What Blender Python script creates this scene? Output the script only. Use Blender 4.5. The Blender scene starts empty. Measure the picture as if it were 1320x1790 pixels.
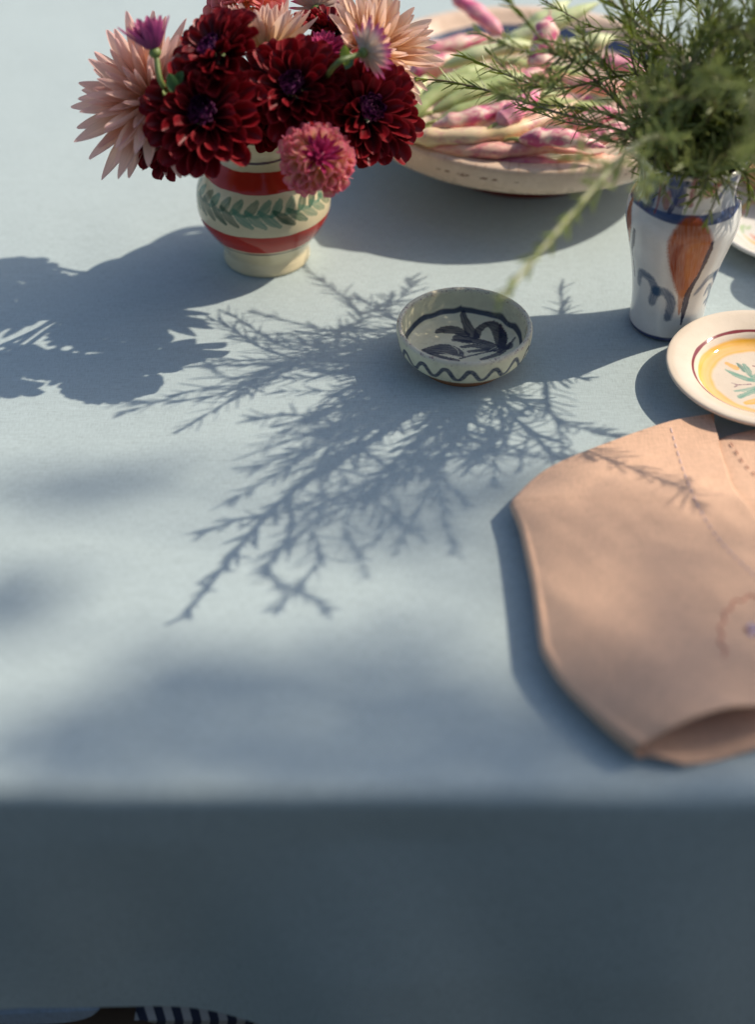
import bpy, math, random
import numpy as np
from mathutils import Vector, Matrix
from mathutils.bvhtree import BVHTree
rnd = random.Random(11)
R = math.radians
S = bpy.context.scene
COL = S.collection

# ------------------------------------------------------------------ camera, sky, sun, exposure
F_PX, PITCH, CAM_H = 2500.0, 0.7353, 0.714          # focal length in photo pixels, tilt down, height over the table top
cam_d = bpy.data.cameras.new('camera')
cam = bpy.data.objects.new('camera', cam_d)
COL.objects.link(cam)
cam.location = (0, 0, CAM_H)
cam.rotation_euler = (math.pi / 2 - PITCH, 0, 0)
cam_d.sensor_fit = 'VERTICAL'
cam_d.sensor_height = 36.0
cam_d.lens = 36.0 * F_PX / 1790.0
cam_d.clip_start, cam_d.clip_end = 0.02, 500
cam_d.dof.use_dof = True
cam_d.dof.focus_distance = 1.19
cam_d.dof.aperture_fstop = 1.85
S.camera = cam

SUN_EL, SUN_AZ = R(43.5), R(19.0)                     # the sun stands beyond the table, to one side
sun_to = Vector((math.cos(SUN_EL) * math.cos(SUN_AZ), math.cos(SUN_EL) * math.sin(SUN_AZ), math.sin(SUN_EL)))
W = bpy.data.worlds.new('World'); S.world = W; W.use_nodes = True
wn = W.node_tree
sky = wn.nodes.new('ShaderNodeTexSky'); sky.sky_type = 'NISHITA'; sky.sun_disc = False
sky.sun_elevation = SUN_EL; sky.sun_rotation = math.pi / 2 - SUN_AZ
sky.air_density = 1.0; sky.dust_density = 2.0; sky.ozone_density = 1.0
bg = wn.nodes['Background']; bg.inputs[1].default_value = 0.118
wn.links.new(sky.outputs[0], bg.inputs[0])
sun_d = bpy.data.lights.new('sun', 'SUN'); sun_d.energy = 3.75; sun_d.angle = R(0.53); sun_d.color = (1, .885, .74)
sun = bpy.data.objects.new('sun', sun_d); COL.objects.link(sun)
sun.rotation_euler = (-sun_to).to_track_quat('-Z', 'Y').to_euler()
S.view_settings.view_transform = 'Standard'; S.view_settings.look = 'None'
S.view_settings.exposure = 0.28; S.view_settings.gamma = 1.0; S.view_settings.use_curve_mapping = False
S.render.engine = 'CYCLES'
S.cycles.use_denoising = True
S.cycles.max_bounces = 8

# ------------------------------------------------------------------ helpers
_s, _c = math.sin(PITCH), math.cos(PITCH)
C_R, C_U, C_T = Vector((1, 0, 0)), Vector((0, _s, _c)), Vector((0, -_c, _s))
def _ray(px, py):
    a, b = (px - 660) / F_PX, -(py - 895) / F_PX
    return Vector((a, _c + b * _s, -_s + b * _c))
def at_z(px, py, z=0.0):                                # the place at height z that the photo shows at that pixel
    d = _ray(px, py); return Vector((0, 0, CAM_H)) + d * ((z - CAM_H) / d.z)
def at_y(px, py, y):
    d = _ray(px, py); return Vector((0, 0, CAM_H)) + d * (y / d.y)
def depth(p):
    return p[1] * _c - (p[2] - CAM_H) * _s

def mesh_np(name, v, q, smooth=True, uv=None, col=None, tri=None):
    v = np.asarray(v, np.float32); me = bpy.data.meshes.new(name)
    q = np.asarray(q, np.int32).reshape(-1, 4)
    t = np.zeros((0, 3), np.int32) if tri is None else np.asarray(tri, np.int32).reshape(-1, 3)
    nl = q.size + t.size
    me.vertices.add(len(v)); me.vertices.foreach_set('co', v.ravel())
    me.loops.add(nl)
    li = np.concatenate([q.ravel(), t.ravel()]).astype(np.int32)
    me.loops.foreach_set('vertex_index', li)
    me.polygons.add(len(q) + len(t))
    st = np.concatenate([np.arange(len(q)) * 4, q.size + np.arange(len(t)) * 3]).astype(np.int32)
    me.polygons.foreach_set('loop_start', st)
    me.update(calc_edges=True); me.validate()
    me.polygons.foreach_set('use_smooth', np.full(len(me.polygons), smooth))
    if uv is not None:
        l = me.uv_layers.new(name='UVMap'); l.data.foreach_set('uv', np.asarray(uv, np.float32)[li].ravel())
    if col is not None:
        a = me.color_attributes.new('paint', 'FLOAT_COLOR', 'POINT')
        c4 = np.ones((len(v), 4), np.float32); c4[:, :3] = col
        a.data.foreach_set('color', c4.ravel())
    return me

class MB:                                               # collects pieces into ONE mesh
    def __init__(s): s.v, s.q, s.t, s.u, s.n = [], [], [], [], 0
    def add(s, v, q=(), t=(), uv=None):
        v = np.asarray(v, float).reshape(-1, 3)
        s.v.append(v); s.u.append(np.zeros((len(v), 2)) if uv is None else np.asarray(uv, float))
        if len(q): s.q.append(np.asarray(q, int).reshape(-1, 4) + s.n)
        if len(t): s.t.append(np.asarray(t, int).reshape(-1, 3) + s.n)
        s.n += len(v)
    def mesh(s, name, off=(0, 0, 0), smooth=True):
        v = np.concatenate(s.v) - np.asarray(off)
        return mesh_np(name, v, np.concatenate(s.q) if s.q else np.zeros((0, 4), int), smooth, np.concatenate(s.u), None, np.concatenate(s.t) if s.t else None)

def thing(name, label, cat, loc=(0, 0, 0), group=None):
    o = bpy.data.objects.new(name, None); COL.objects.link(o); o.location = loc; o.empty_display_size = .02
    o['label'] = label; o['category'] = cat
    if group: o['group'] = group
    return o
def obj(name, me, mat, parent=None, kind=None, loc=None, label=None, cat=None, group=None):
    o = bpy.data.objects.new(name, me); COL.objects.link(o)
    if mat is not None and len(me.materials) == 0: me.materials.append(mat)
    if parent is not None: o.parent = parent
    if loc is not None: o.location = loc
    if kind: o['kind'] = kind
    if label: o['label'] = label
    if cat: o['category'] = cat
    if group: o['group'] = group
    return o

def grid_quads(nu, nv, wrap=False):
    i = np.arange(nu if wrap else nu - 1); j = np.arange(nv - 1)
    I, J = np.meshgrid(i, j, indexing='ij'); I2 = (I + 1) % nu
    return np.stack([I * nv + J, I2 * nv + J, I2 * nv + J + 1, I * nv + J + 1], -1).reshape(-1, 4)

def catmull(P, n):
    P = np.asarray(P, float); P = np.vstack([2 * P[0] - P[1], P, 2 * P[-1] - P[-2]])
    k = len(P) - 3; out = []
    for t in np.linspace(0, k - 1e-9, n):
        i = int(t); f = t - i; a, b, c, d = P[i:i + 4]
        out.append(.5 * (2 * b + (c - a) * f + (2 * a - 5 * b + 4 * c - d) * f * f + (3 * b - a - 3 * c + d) * f ** 3))
    return np.array(out)
def resample(P, step):
    Q = catmull(P, 40 * len(P)); s = np.r_[0, np.cumsum(np.linalg.norm(np.diff(Q, axis=0), axis=1))]
    n = max(4, int(s[-1] / step)); t = np.linspace(0, s[-1], n)
    return np.stack([np.interp(t, s, Q[:, k]) for k in range(Q.shape[1])], -1)
def frames(C):
    T = np.gradient(C, axis=0); T /= np.linalg.norm(T, axis=1)[:, None] + 1e-12
    n = np.cross(T[0], [0.13, .2, 1.]); n /= np.linalg.norm(n); N = []
    for t in T:
        n = n - t * (n @ t); n /= np.linalg.norm(n); N.append(n)
    N = np.array(N); return T, N, np.cross(T, N)
def tube(C, r, ns=8, flat=1.0, cap=True):
    C = np.asarray(C, float); n = len(C); r = np.broadcast_to(r, (n,))
    T, N, B = frames(C); a = np.linspace(0, 2 * np.pi, ns, endpoint=False)
    v = C[None] + r[None, :, None] * (np.cos(a)[:, None, None] * N[None] + flat * np.sin(a)[:, None, None] * B[None])
    v = v.reshape(-1, 3); q = grid_quads(ns, n, True)
    uv = np.stack([np.repeat(np.arange(ns) / ns, n), np.tile(np.linspace(0, 1, n), ns)], -1)
    t = []
    if cap:
        v = np.vstack([v, C[0], C[-1]]); uv = np.vstack([uv, [0, 0], [0, 1]]); b = ns * n
        for k in range(ns):
            k2 = (k + 1) % ns; t += [(b, k2 * n, k * n), (b + 1, k * n + n - 1, k2 * n + n - 1)]
    return v, q, t, uv

def lathe(name, prof, step, nseg, paint, mat, parent, centre=(0, 0), bend=None):
    """a thrown pot: resampled profile (r, z) spun round the vertical; paint(x, y, z, theta, r, s, nrm) gives the glaze colours"""
    P = resample(prof, step); n = len(P)
    th = np.linspace(0, 2 * np.pi, nseg, endpoint=False)
    r = np.repeat(P[None, :, 0], nseg, 0); z = np.repeat(P[None, :, 1], nseg, 0); t = np.repeat(th[:, None], n, 1)
    k = np.arange(n)[None].repeat(nseg, 0) / (n - 1)
    if bend is not None: r, z = bend(r, z, t)
    v = np.stack([r * np.cos(t), r * np.sin(t), z], -1).reshape(-1, 3)
    col = paint(r.ravel(), z.ravel(), t.ravel(), k.ravel()) if paint else None
    me = mesh_np(name, v, grid_quads(nseg, n, True), True, None, col)
    return obj(name, me, mat, parent)

# strokes of a brush on flat coordinates (u, v): a list of points with radii
def vnoise(x, y, seed=0):
    g = np.random.RandomState(seed).rand(64, 64)
    xi, yi = np.floor(x).astype(int), np.floor(y).astype(int); fx, fy = x - xi, y - yi
    fx = fx * fx * (3 - 2 * fx); fy = fy * fy * (3 - 2 * fy)
    a = lambda i, j: g[(xi + i) % 64, (yi + j) % 64]
    return (a(0, 0) * (1 - fx) + a(1, 0) * fx) * (1 - fy) + (a(0, 1) * (1 - fx) + a(1, 1) * fx) * fy
def stroke(col, u, v, pts, color, op=1.0, soft=.0004, streak=.25, wob=.0004, mask=None):
    """pts: (u, v, radius) along the stroke"""
    P = catmull(pts, 6 * len(pts)) if len(pts) > 2 else np.array(pts, float)
    lo, hi = P[:, :2].min(0) - P[:, 2].max() * 1.4 - .002, P[:, :2].max(0) + P[:, 2].max() * 1.4 + .002
    m = (u > lo[0]) & (u < hi[0]) & (v > lo[1]) & (v < hi[1])
    if mask is not None: m &= mask
    if not m.any(): return
    uu, vv = u[m], v[m]; d = np.full(len(uu), 1e9)
    for (x0, y0, r0), (x1, y1, r1) in zip(P[:-1], P[1:]):
        ex, ey = x1 - x0, y1 - y0; L = ex * ex + ey * ey + 1e-12
        t = np.clip(((uu - x0) * ex + (vv - y0) * ey) / L, 0, 1)
        d = np.minimum(d, np.hypot(uu - x0 - ex * t, vv - y0 - ey * t) - (r0 + (r1 - r0) * t))
    sc = 900
    nz = vnoise(uu * sc, vv * sc, 3)
    d = d + (nz - .5) * 2 * wob
    a = np.clip(.5 - d / (2 * soft), 0, 1)
    ang = math.atan2(P[-1, 1] - P[0, 1], P[-1, 0] - P[0, 0]); ca, sa = math.cos(ang), math.sin(ang)
    st = vnoise((uu * ca + vv * sa) * 150 + 7, (-uu * sa + vv * ca) * 1100, 5)
    a = a * op * (1 - streak * st) 
    col[m] = col[m] * (1 - a[:, None]) + np.asarray(color)[None] * a[:, None]
def band(col, s, lo, hi, color, op=1., soft=.0005, wob=None, mask=None):
    w = 0 if wob is None else wob
    a = np.clip((s - lo + w) / soft + .5, 0, 1) * np.clip((hi + w - s) / soft + .5, 0, 1) * op
    if mask is not None: a = a * mask
    col[:] = col * (1 - a[:, None]) + np.asarray(color)[None] * a[:, None]

# ------------------------------------------------------------------ materials
def new_mat(name):
    m = bpy.data.materials.new(name); m.use_nodes = True
    nt = m.node_tree; return m, nt, nt.nodes['Principled BSDF'], nt.nodes['Material Output']
def N(nt, t, **kw):
    n = nt.nodes.new(t)
    for k, v in kw.items(): setattr(n, k, v)
    return n
def ramp(nt, stops, fac):
    n = nt.nodes.new('ShaderNodeValToRGB'); e = n.color_ramp.elements
    while len(e) < len(stops): e.new(.5)
    for x, (p, c) in zip(e, stops): x.position = p; x.color = (*c, 1)
    nt.links.new(fac, n.inputs[0]); return n
def noise(nt, scale, detail=4, rough=.6, vec=None, sx=None):
    n = N(nt, 'ShaderNodeTexNoise'); n.inputs['Scale'].default_value = scale; n.inputs['Detail'].default_value = detail
    n.inputs['Roughness'].default_value = rough
    if vec is not None:
        if sx is not None:
            mp = N(nt, 'ShaderNodeMapping'); mp.inputs['Scale'].default_value = sx
            nt.links.new(vec, mp.inputs[0]); vec = mp.outputs[0]
        nt.links.new(vec, n.inputs['Vector'])
    return n
def mixc(nt, fac, a, b, blend='MIX'):
    n = N(nt, 'ShaderNodeMix', data_type='RGBA', blend_type=blend)
    for s, x in ((0, fac), (6, a), (7, b)):
        if hasattr(x, 'is_output'): nt.links.new(x, n.inputs[s])
        elif s == 0: n.inputs[0].default_value = x
        else: n.inputs[s].default_value = (*x, 1)
    return n.outputs[2]
def bump(nt, p, h, strength, dist):
    b = N(nt, 'ShaderNodeBump'); b.inputs['Strength'].default_value = strength; b.inputs['Distance'].default_value = dist
    nt.links.new(h, b.inputs['Height']); nt.links.new(b.outputs[0], p.inputs['Normal'])

def glaze(name, rough=.16, mottle=.12, bumpd=.0006, coat=.3):
    m, nt, p, o = new_mat(name)
    a = N(nt, 'ShaderNodeVertexColor', layer_name='paint'); tc = N(nt, 'ShaderNodeTexCoord')
    n1 = noise(nt, 45, 5, .65, tc.outputs['Object']); n2 = noise(nt, 700, 2, .5, tc.outputs['Object'])
    r1 = ramp(nt, [(.3, (1 - mottle * 1.6, 1 - mottle * 1.8, 1 - mottle * 2)), (.65, (1, 1, 1))], n1.outputs[0])
    c = mixc(nt, 1.0, a.outputs[0], r1.outputs[0], 'MULTIPLY')
    r2 = ramp(nt, [(.28, (.72, .68, .62)), (.36, (1, 1, 1))], n2.outputs[0])
    c = mixc(nt, .35, c, mixc(nt, 1.0, c, r2.outputs[0], 'MULTIPLY'))
    nt.links.new(c, p.inputs['Base Color'])
    rr = ramp(nt, [(.3, (rough * .8,) * 3), (.7, (rough * 1.5,) * 3)], n1.outputs[0])
    nt.links.new(rr.outputs[0], p.inputs['Roughness'])
    p.inputs['Specular IOR Level'].default_value = .36
    bump(nt, p, n1.outputs[0], .5, bumpd)
    return m
def petal_mat(name, stops, trans=.25, rough=.55, sheen=0., edge=None, vein=.16):
    m, nt, p, o = new_mat(name)
    uv = N(nt, 'ShaderNodeUVMap'); sp = N(nt, 'ShaderNodeSeparateXYZ'); nt.links.new(uv.outputs[0], sp.inputs[0])
    oi = N(nt, 'ShaderNodeObjectInfo')
    c = ramp(nt, stops, sp.outputs[1]).outputs[0]
    rv = ramp(nt, [(0, (.88, .86, .86)), (1, (1.0, 1.0, 1.0))], oi.outputs['Random'])
    if edge is not None:
        ab = N(nt, 'ShaderNodeMath', operation='SUBTRACT'); nt.links.new(sp.outputs[0], ab.inputs[0]); ab.inputs[1].default_value = .5
        a2 = N(nt, 'ShaderNodeMath', operation='ABSOLUTE'); nt.links.new(ab.outputs[0], a2.inputs[0])
        e1 = ramp(nt, [(.40, (0, 0, 0)), (.50, (.9,) * 3)], a2.outputs[0]); c = mixc(nt, e1.outputs[0], c, edge)
    c = mixc(nt, 1., c, rv.outputs[0], 'MULTIPLY')
    vn = noise(nt, 1.0, 3, .6, uv.outputs[0], (26, 2.2, 1))
    vr = ramp(nt, [(.3, (1 - vein * 1.6,) * 3), (.65, (1, 1, 1))], vn.outputs[0])
    c = mixc(nt, 1., c, vr.outputs[0], 'MULTIPLY')
    nt.links.new(c, p.inputs['Base Color']); p.inputs['Roughness'].default_value = rough
    p.inputs['Specular IOR Level'].default_value = .35
    p.inputs['Sheen Weight'].default_value = sheen; p.inputs['Sheen Roughness'].default_value = .35
    if sheen: p.inputs['Sheen Tint'].default_value = (1, .35, .45, 1)
    bump(nt, p, vn.outputs[0], .35, .0006)
    t = N(nt, 'ShaderNodeBsdfTranslucent'); nt.links.new(c, t.inputs[0])
    mx = N(nt, 'ShaderNodeMixShader'); mx.inputs[0].default_value = trans
    nt.links.new(p.outputs[0], mx.inputs[1]); nt.links.new(t.outputs[0], mx.inputs[2]); nt.links.new(mx.outputs[0], o.inputs[0])
    return m
def leaf_mat(name, ca, cb, trans=.3, rough=.45, back=None):
    m, nt, p, o = new_mat(name)
    tc = N(nt, 'ShaderNodeTexCoord'); n1 = noise(nt, 60, 3, .6, tc.outputs['Object'])
    c = ramp(nt, [(.35, ca), (.68, cb)], n1.outputs[0]).outputs[0]
    if back is not None:
        g = N(nt, 'ShaderNodeNewGeometry'); c = mixc(nt, g.outputs['Backfacing'], c, back)
    nt.links.new(c, p.inputs['Base Color']); p.inputs['Roughness'].default_value = rough
    t = N(nt, 'ShaderNodeBsdfTranslucent'); nt.links.new(c, t.inputs[0])
    mx = N(nt, 'ShaderNodeMixShader'); mx.inputs[0].default_value = trans
    nt.links.new(p.outputs[0], mx.inputs[1]); nt.links.new(t.outputs[0], mx.inputs[2]); nt.links.new(mx.outputs[0], o.inputs[0])
    return m
def plain(name, c, rough=.6, var=.15, scale=40, bumpd=.0004):
    m, nt, p, o = new_mat(name)
    tc = N(nt, 'ShaderNodeTexCoord'); n1 = noise(nt, scale, 5, .6, tc.outputs['Object'])
    r = ramp(nt, [(.3, tuple(x * (1 - var * 2) for x in c)), (.7, c)], n1.outputs[0])
    nt.links.new(r.outputs[0], p.inputs['Base Color']); p.inputs['Roughness'].default_value = rough
    bump(nt, p, n1.outputs[0], .4, bumpd); return m
def linen(name, c, thread=1500., var=.18, bumpd=.00025, strength=.6, cloudy=.08):
    """plain weave: crossing slubby threads in object space"""
    m, nt, p, o = new_mat(name)
    tc = N(nt, 'ShaderNodeTexCoord'); ob = tc.outputs['Object']
    h = noise(nt, 1, 3, .55, ob, (thread * .09, thread, thread)); v = noise(nt, 1, 3, .55, ob, (thread, thread * .09, thread * .09))
    ad = N(nt, 'ShaderNodeMath', operation='ADD'); nt.links.new(h.outputs[0], ad.inputs[0]); nt.links.new(v.outputs[0], ad.inputs[1])
    hf = N(nt, 'ShaderNodeMath', operation='MULTIPLY'); nt.links.new(ad.outputs[0], hf.inputs[0]); hf.inputs[1].default_value = .5
    r = ramp(nt, [(.32, tuple(x * (1 - var * 2.2) for x in c)), (.5, tuple(x * (1 - var * .4) for x in c)), (.68, tuple(min(1, x * (1 + var * .7)) for x in c))], hf.outputs[0])
    cl = noise(nt, 7, 4, .6, ob); cr = ramp(nt, [(.3, (1 - cloudy,) * 3), (.7, (1, 1, 1))], cl.outputs[0])
    cc = mixc(nt, 1., r.outputs[0], cr.outputs[0], 'MULTIPLY')
    sk = noise(nt, 260, 2, .5, ob, (1, 1, 1)); sr = ramp(nt, [(.165, (.66, .66, .68)), (.20, (1, 1, 1))], sk.outputs[0]); cc = mixc(nt, 1., cc, sr.outputs[0], 'MULTIPLY')
    sl = noise(nt, 1, 2, .5, ob, (22, 700, 700)); s2 = ramp(nt, [(.30, (.93, .93, .93)), (.42, (1, 1, 1)), (.62, (1, 1, 1)), (.72, (1.06, 1.06, 1.06))], sl.outputs[0]); cc = mixc(nt, 1., cc, s2.outputs[0], 'MULTIPLY')
    nt.links.new(cc, p.inputs['Base Color']); p.inputs['Roughness'].default_value = .85
    p.inputs['Specular IOR Level'].default_value = .25
    p.inputs['Sheen Weight'].default_value = .15; p.inputs['Sheen Roughness'].default_value = .5
    bump(nt, p, hf.outputs[0], strength, bumpd); return m

M = {}
M['cloth'] = linen('blue_linen', (.437, .522, .522), var=.12, cloudy=.045)
M['napkin'] = linen('apricot_linen', (.74, .47, .315), 1300, .12, .0003, .5, .05)
M['glaze_vase'] = glaze('cream_glaze', .07, .05)
M['glaze_white'] = glaze('white_glaze', .11, .05)
M['glaze_old'] = glaze('worn_glaze', .26, .10)
M['glaze_dish'] = glaze('dish_glaze', .24, .07)
M['terracotta'] = plain('terracotta', (.42, .17, .06), .7, .15, 120)
M['petal_red'] = petal_mat('dark_red_petal', [(0, (.018, .0005, .003)), (.4, (.085, .001, .004)), (.8, (.20, .002, .007)), (1, (.30, .012, .02))], .18, .40, .03, (.42, .035, .045))  # base of the ramp darkened to paint in shade deep in the flower
M['petal_purple'] = petal_mat('purple_floret', [(0, (.006, .0005, .008)), (.7, (.025, .001, .026)), (.88, (.065, .004, .065)), (.97, (.26, .04, .19)), (1, (.75, .34, .52))], .06, .30, 0)  # pale pink tip dots, also standing in for glints on the florets
M['petal_peach'] = petal_mat('peach_petal', [(0, (.95, .50, .08)), (.3, (.95, .64, .34)), (.7, (.97, .71, .53)), (1, (.96, .70, .61))], .58, .5, 0, None, .10)
M['petal_pink'] = petal_mat('salmon_petal', [(0, (.95, .45, .07)), (.3, (.95, .58, .36)), (.7, (.97, .67, .55)), (1, (.95, .62, .58))], .58, .5, 0, None, .10)
M['petal_pom'] = petal_mat('pink_yellow_petal', [(0, (.90, .62, .16)), (.5, (.97, .62, .34)), (.8, (.96, .46, .40)), (1, (.90, .20, .34))], .5, .5, 0, (.90, .22, .36))
M['petal_coral'] = petal_mat('coral_petal', [(0, (.86, .34, .12)), (.6, (.93, .38, .28)), (1, (.88, .30, .34))], .5, .5)
M['petal_straw'] = petal_mat('white_pink_petal', [(0, (.78, .66, .50)), (.55, (.78, .60, .52)), (.78, (.76, .22, .40)), (1, (.68, .06, .28))], .28, .5)
M['petal_magenta'] = petal_mat('magenta_petal', [(0, (.45, .02, .12)), (.6, (.60, .05, .20)), (1, (.66, .10, .26))], .28, .5)
M['petal_violet'] = petal_mat('violet_petal', [(0, (.30, .05, .18)), (.6, (.40, .06, .24)), (1, (.60, .12, .28))], .25, .5)
M['stem'] = leaf_mat('flower_stem', (.10, .15, .04), (.20, .26, .07), .1)
M['leaf'] = leaf_mat('green_leaf', (.05, .13, .05), (.12, .26, .07), .35)
M['lime'] = leaf_mat('lime_sepal', (.22, .34, .04), (.40, .50, .08), .4)
M['needle'] = leaf_mat('rosemary_needle', (.075, .120, .008), (.245, .30, .030), .34, .34, (.24, .29, .09))
M['needle_young'] = leaf_mat('young_rosemary_needle', (.17, .24, .035), (.32, .40, .08), .35, .4, (.36, .42, .14))
M['twig'] = leaf_mat('rosemary_twig', (.16, .13, .07), (.26, .24, .12), .05)
M['twig_young'] = leaf_mat('young_rosemary_twig', (.36, .38, .18), (.50, .50, .28), .1)
def bean_mat(name, base, spot, lo, hi, warm):
    m, nt, p, o = new_mat(name)
    tc = N(nt, 'ShaderNodeTexCoord'); oi = N(nt, 'ShaderNodeObjectInfo')
    off = N(nt, 'ShaderNodeVectorMath', operation='ADD'); nt.links.new(tc.outputs['Object'], off.inputs[0])
    k = N(nt, 'ShaderNodeMath', operation='MULTIPLY'); k.inputs[1].default_value = 40; nt.links.new(oi.outputs['Random'], k.inputs[0]); nt.links.new(k.outputs[0], off.inputs[1])
    n1 = noise(nt, 120, 6, .64, off.outputs[0], (.6, 1, 1)); n2 = noise(nt, 28, 3, .5, off.outputs[0])
    c = ramp(nt, [(lo, base), ((lo + hi) / 2, tuple((a + b) / 2 for a, b in zip(base, spot))), (hi, spot)], n1.outputs[0]).outputs[0]
    f = ramp(nt, [(.45, (0, 0, 0)), (.72, (.75,) * 3)], n2.outputs[0])
    c = mixc(nt, f.outputs[0], c, warm)
    nt.links.new(c, p.inputs['Base Color']); p.inputs['Roughness'].default_value = .5
    p.inputs['Subsurface Weight'].default_value = .05; p.inputs['Subsurface Radius'].default_value = (.004, .002, .001); p.inputs['Subsurface Scale'].default_value = 1.
    bump(nt, p, n1.outputs[0], .35, .0008); return m
M['bean_pink'] = bean_mat('pink_mottled_pod', (.86, .66, .53), (.56, .08, .20), .40, .56, (.84, .56, .42))
M['bean_hot'] = bean_mat('magenta_pod', (.80, .46, .46), (.58, .08, .22), .34, .60, (.76, .36, .40))
M['bean_cream'] = bean_mat('cream_mottled_pod', (.76, .60, .38), (.52, .20, .24), .46, .68, (.74, .56, .26))
M['bean_orange'] = bean_mat('orange_pink_pod', (.82, .52, .40), (.60, .14, .20), .38, .64, (.80, .46, .24))
M['bean_green'] = bean_mat('green_pod', (.40, .46, .19), (.30, .40, .13), .40, .70, (.54, .56, .28))
M['bean_pale'] = bean_mat('pale_green_pod', (.58, .62, .34), (.44, .54, .22), .40, .70, (.66, .64, .42))
M['stalk'] = leaf_mat('bean_stalk', (.30, .34, .10), (.46, .46, .18), .1)
M['wood'] = plain('bench_wood', (.16, .10, .06), .6, .2, 14)
M['paving'] = plain('stone_ground', (.05, .05, .042), .9, .25, 3, .01)

# ------------------------------------------------------------------ the setting: ground, table, cloth
g = 60.
obj('ground', mesh_np('ground', [(-g, -g, -.75), (g, -g, -.75), (g, g, -.75), (-g, g, -.75)], [(0, 1, 2, 3)], False), M['paving'], kind='structure')

def box(mb, lo, hi):
    x0, y0, z0 = lo; x1, y1, z1 = hi
    v = [(x0, y0, z0), (x1, y0, z0), (x1, y1, z0), (x0, y1, z0), (x0, y0, z1), (x1, y0, z1), (x1, y1, z1), (x0, y1, z1)]
    mb.add(v, [(0, 3, 2, 1), (4, 5, 6, 7), (0, 1, 5, 4), (1, 2, 6, 5), (2, 3, 7, 6), (3, 0, 4, 7)])
tb = thing('table', 'wooden table hidden under the blue tablecloth', 'table', (0, 1.4, -.75))
mb = MB(); box(mb, (-.93, .56, -.034), (.93, 2.37, -.004)); obj('tabletop', mb.mesh('tabletop', (0, 1.4, -.75), False), M['wood'], tb)
for x in (-.85, .79):
    for y in (.64, 2.23):
        mb = MB(); box(mb, (x, y, -.75), (x + .06, y + .06, -.036)); obj('leg', mb.mesh('leg', (0, 1.4, -.75), False), M['wood'], tb)

def cloth():
    xs = np.linspace(-1.0, 1.0, 320)
    rad = .015; Y0 = .531
    ys = [2.4 - (2.4 - Y0 - rad) * t for t in np.linspace(0, 1, 220)]
    pr = [(y, 0.) for y in ys] + [(Y0 + rad - rad * math.sin(a), -rad + rad * math.cos(a)) for a in np.linspace(.2, math.pi / 2, 7)]
    pr = np.array(pr); nt_ = len(pr)
    dz = np.linspace(.0, 1, 46)[1:]
    X = np.repeat(xs[:, None], nt_ + len(dz), 1)
    Yp = np.concatenate([pr[:, 0], np.full(len(dz), Y0)]); Y = np.repeat(Yp[None], len(xs), 0)
    Z = np.zeros_like(X); Z[:, :nt_] = pr[:, 1]
    L = .268 + .04 * np.clip((xs + .19) / .2, -.35, .9) + .003 * np.sin(xs * 17)
    Z[:, nt_:] = -rad - dz[None] * (L[:, None] - rad)
    top = np.clip((-Z) / .2, 0, 1)
    Y -= top * (.012 * np.sin(xs * 11 + .6) + .006 * np.sin(xs * 27 + 2))[:, None] + top * .004
    wr = (vnoise(X * 5 + 9, Y * 7 + 3, 8) - .5) * .0022 + (vnoise(X * 17 + 1, Y * 11 + 5, 9) - .5) * .0011 + (vnoise((X + Y * .3) * 34 + 1, Y * 20 + 5, 14) - .5) * .0004
    Z += np.where(top < .01, wr * 1.0, wr * .3)
    fr = np.exp(-((Y - Y0) / .035) ** 2) * (np.abs(Z) < .03); Z += fr * ((vnoise(X * 9 + 2, X * 0, 15) - .5) * .004 + (vnoise(X * 30 + 2, X * 0, 16) - .5) * .0012)
    Y += np.clip((-Z) / .05, 0, 1) * ((vnoise(X * 6 + 4, Z * 3 + 2, 17) - .5) * .012 + (vnoise(X * 14 + Z * 6, Z * 4, 18) - .5) * .006)
    Z[:, :nt_] -= np.clip(np.abs(X[:, :nt_]) - .95, 0, 1) * 0
    # two pressed creases across the cloth
    v = np.stack([X, Y, Z], -1).reshape(-1, 3)
    return mesh_np('tablecloth', v, grid_quads(len(xs), nt_ + len(dz))[:, ::-1], True)
obj('tablecloth', cloth(), M['cloth'], label='dusty blue linen tablecloth covering the table and hanging over its near edge', cat='tablecloth')

hd = thing('added_hedge', 'tall dark hedge put out of view to block low sky light from the cloth', 'added_hedge', (0, -2.4, -.75))  # not in view; added to cut low sky light on the hanging cloth
hx, hz = np.linspace(-6, 6, 240), np.linspace(0, 2.75, 60); HX, HZ = np.meshgrid(hx, hz, indexing='ij')
hy = -2.4 + .25 * (vnoise(HX * 3 + 9, HZ * 3 + 5, 31) - .5) + .12 * (vnoise(HX * 11 + 3, HZ * 11 + 1, 32) - .5) - .5 * np.clip((HZ - 2.5) / .25, 0, 1) ** 2
hm_ = mesh_np('added_foliage', np.stack([HX, hy + 2.4, HZ], -1).reshape(-1, 3), grid_quads(240, 60)[:, ::-1], True)
M['added_hedge'] = leaf_mat('added_hedge_leaf', (.02, .04, .015), (.06, .09, .03), .1, .6); obj('added_foliage', hm_, M['added_hedge'], hd, kind='stuff')
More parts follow.
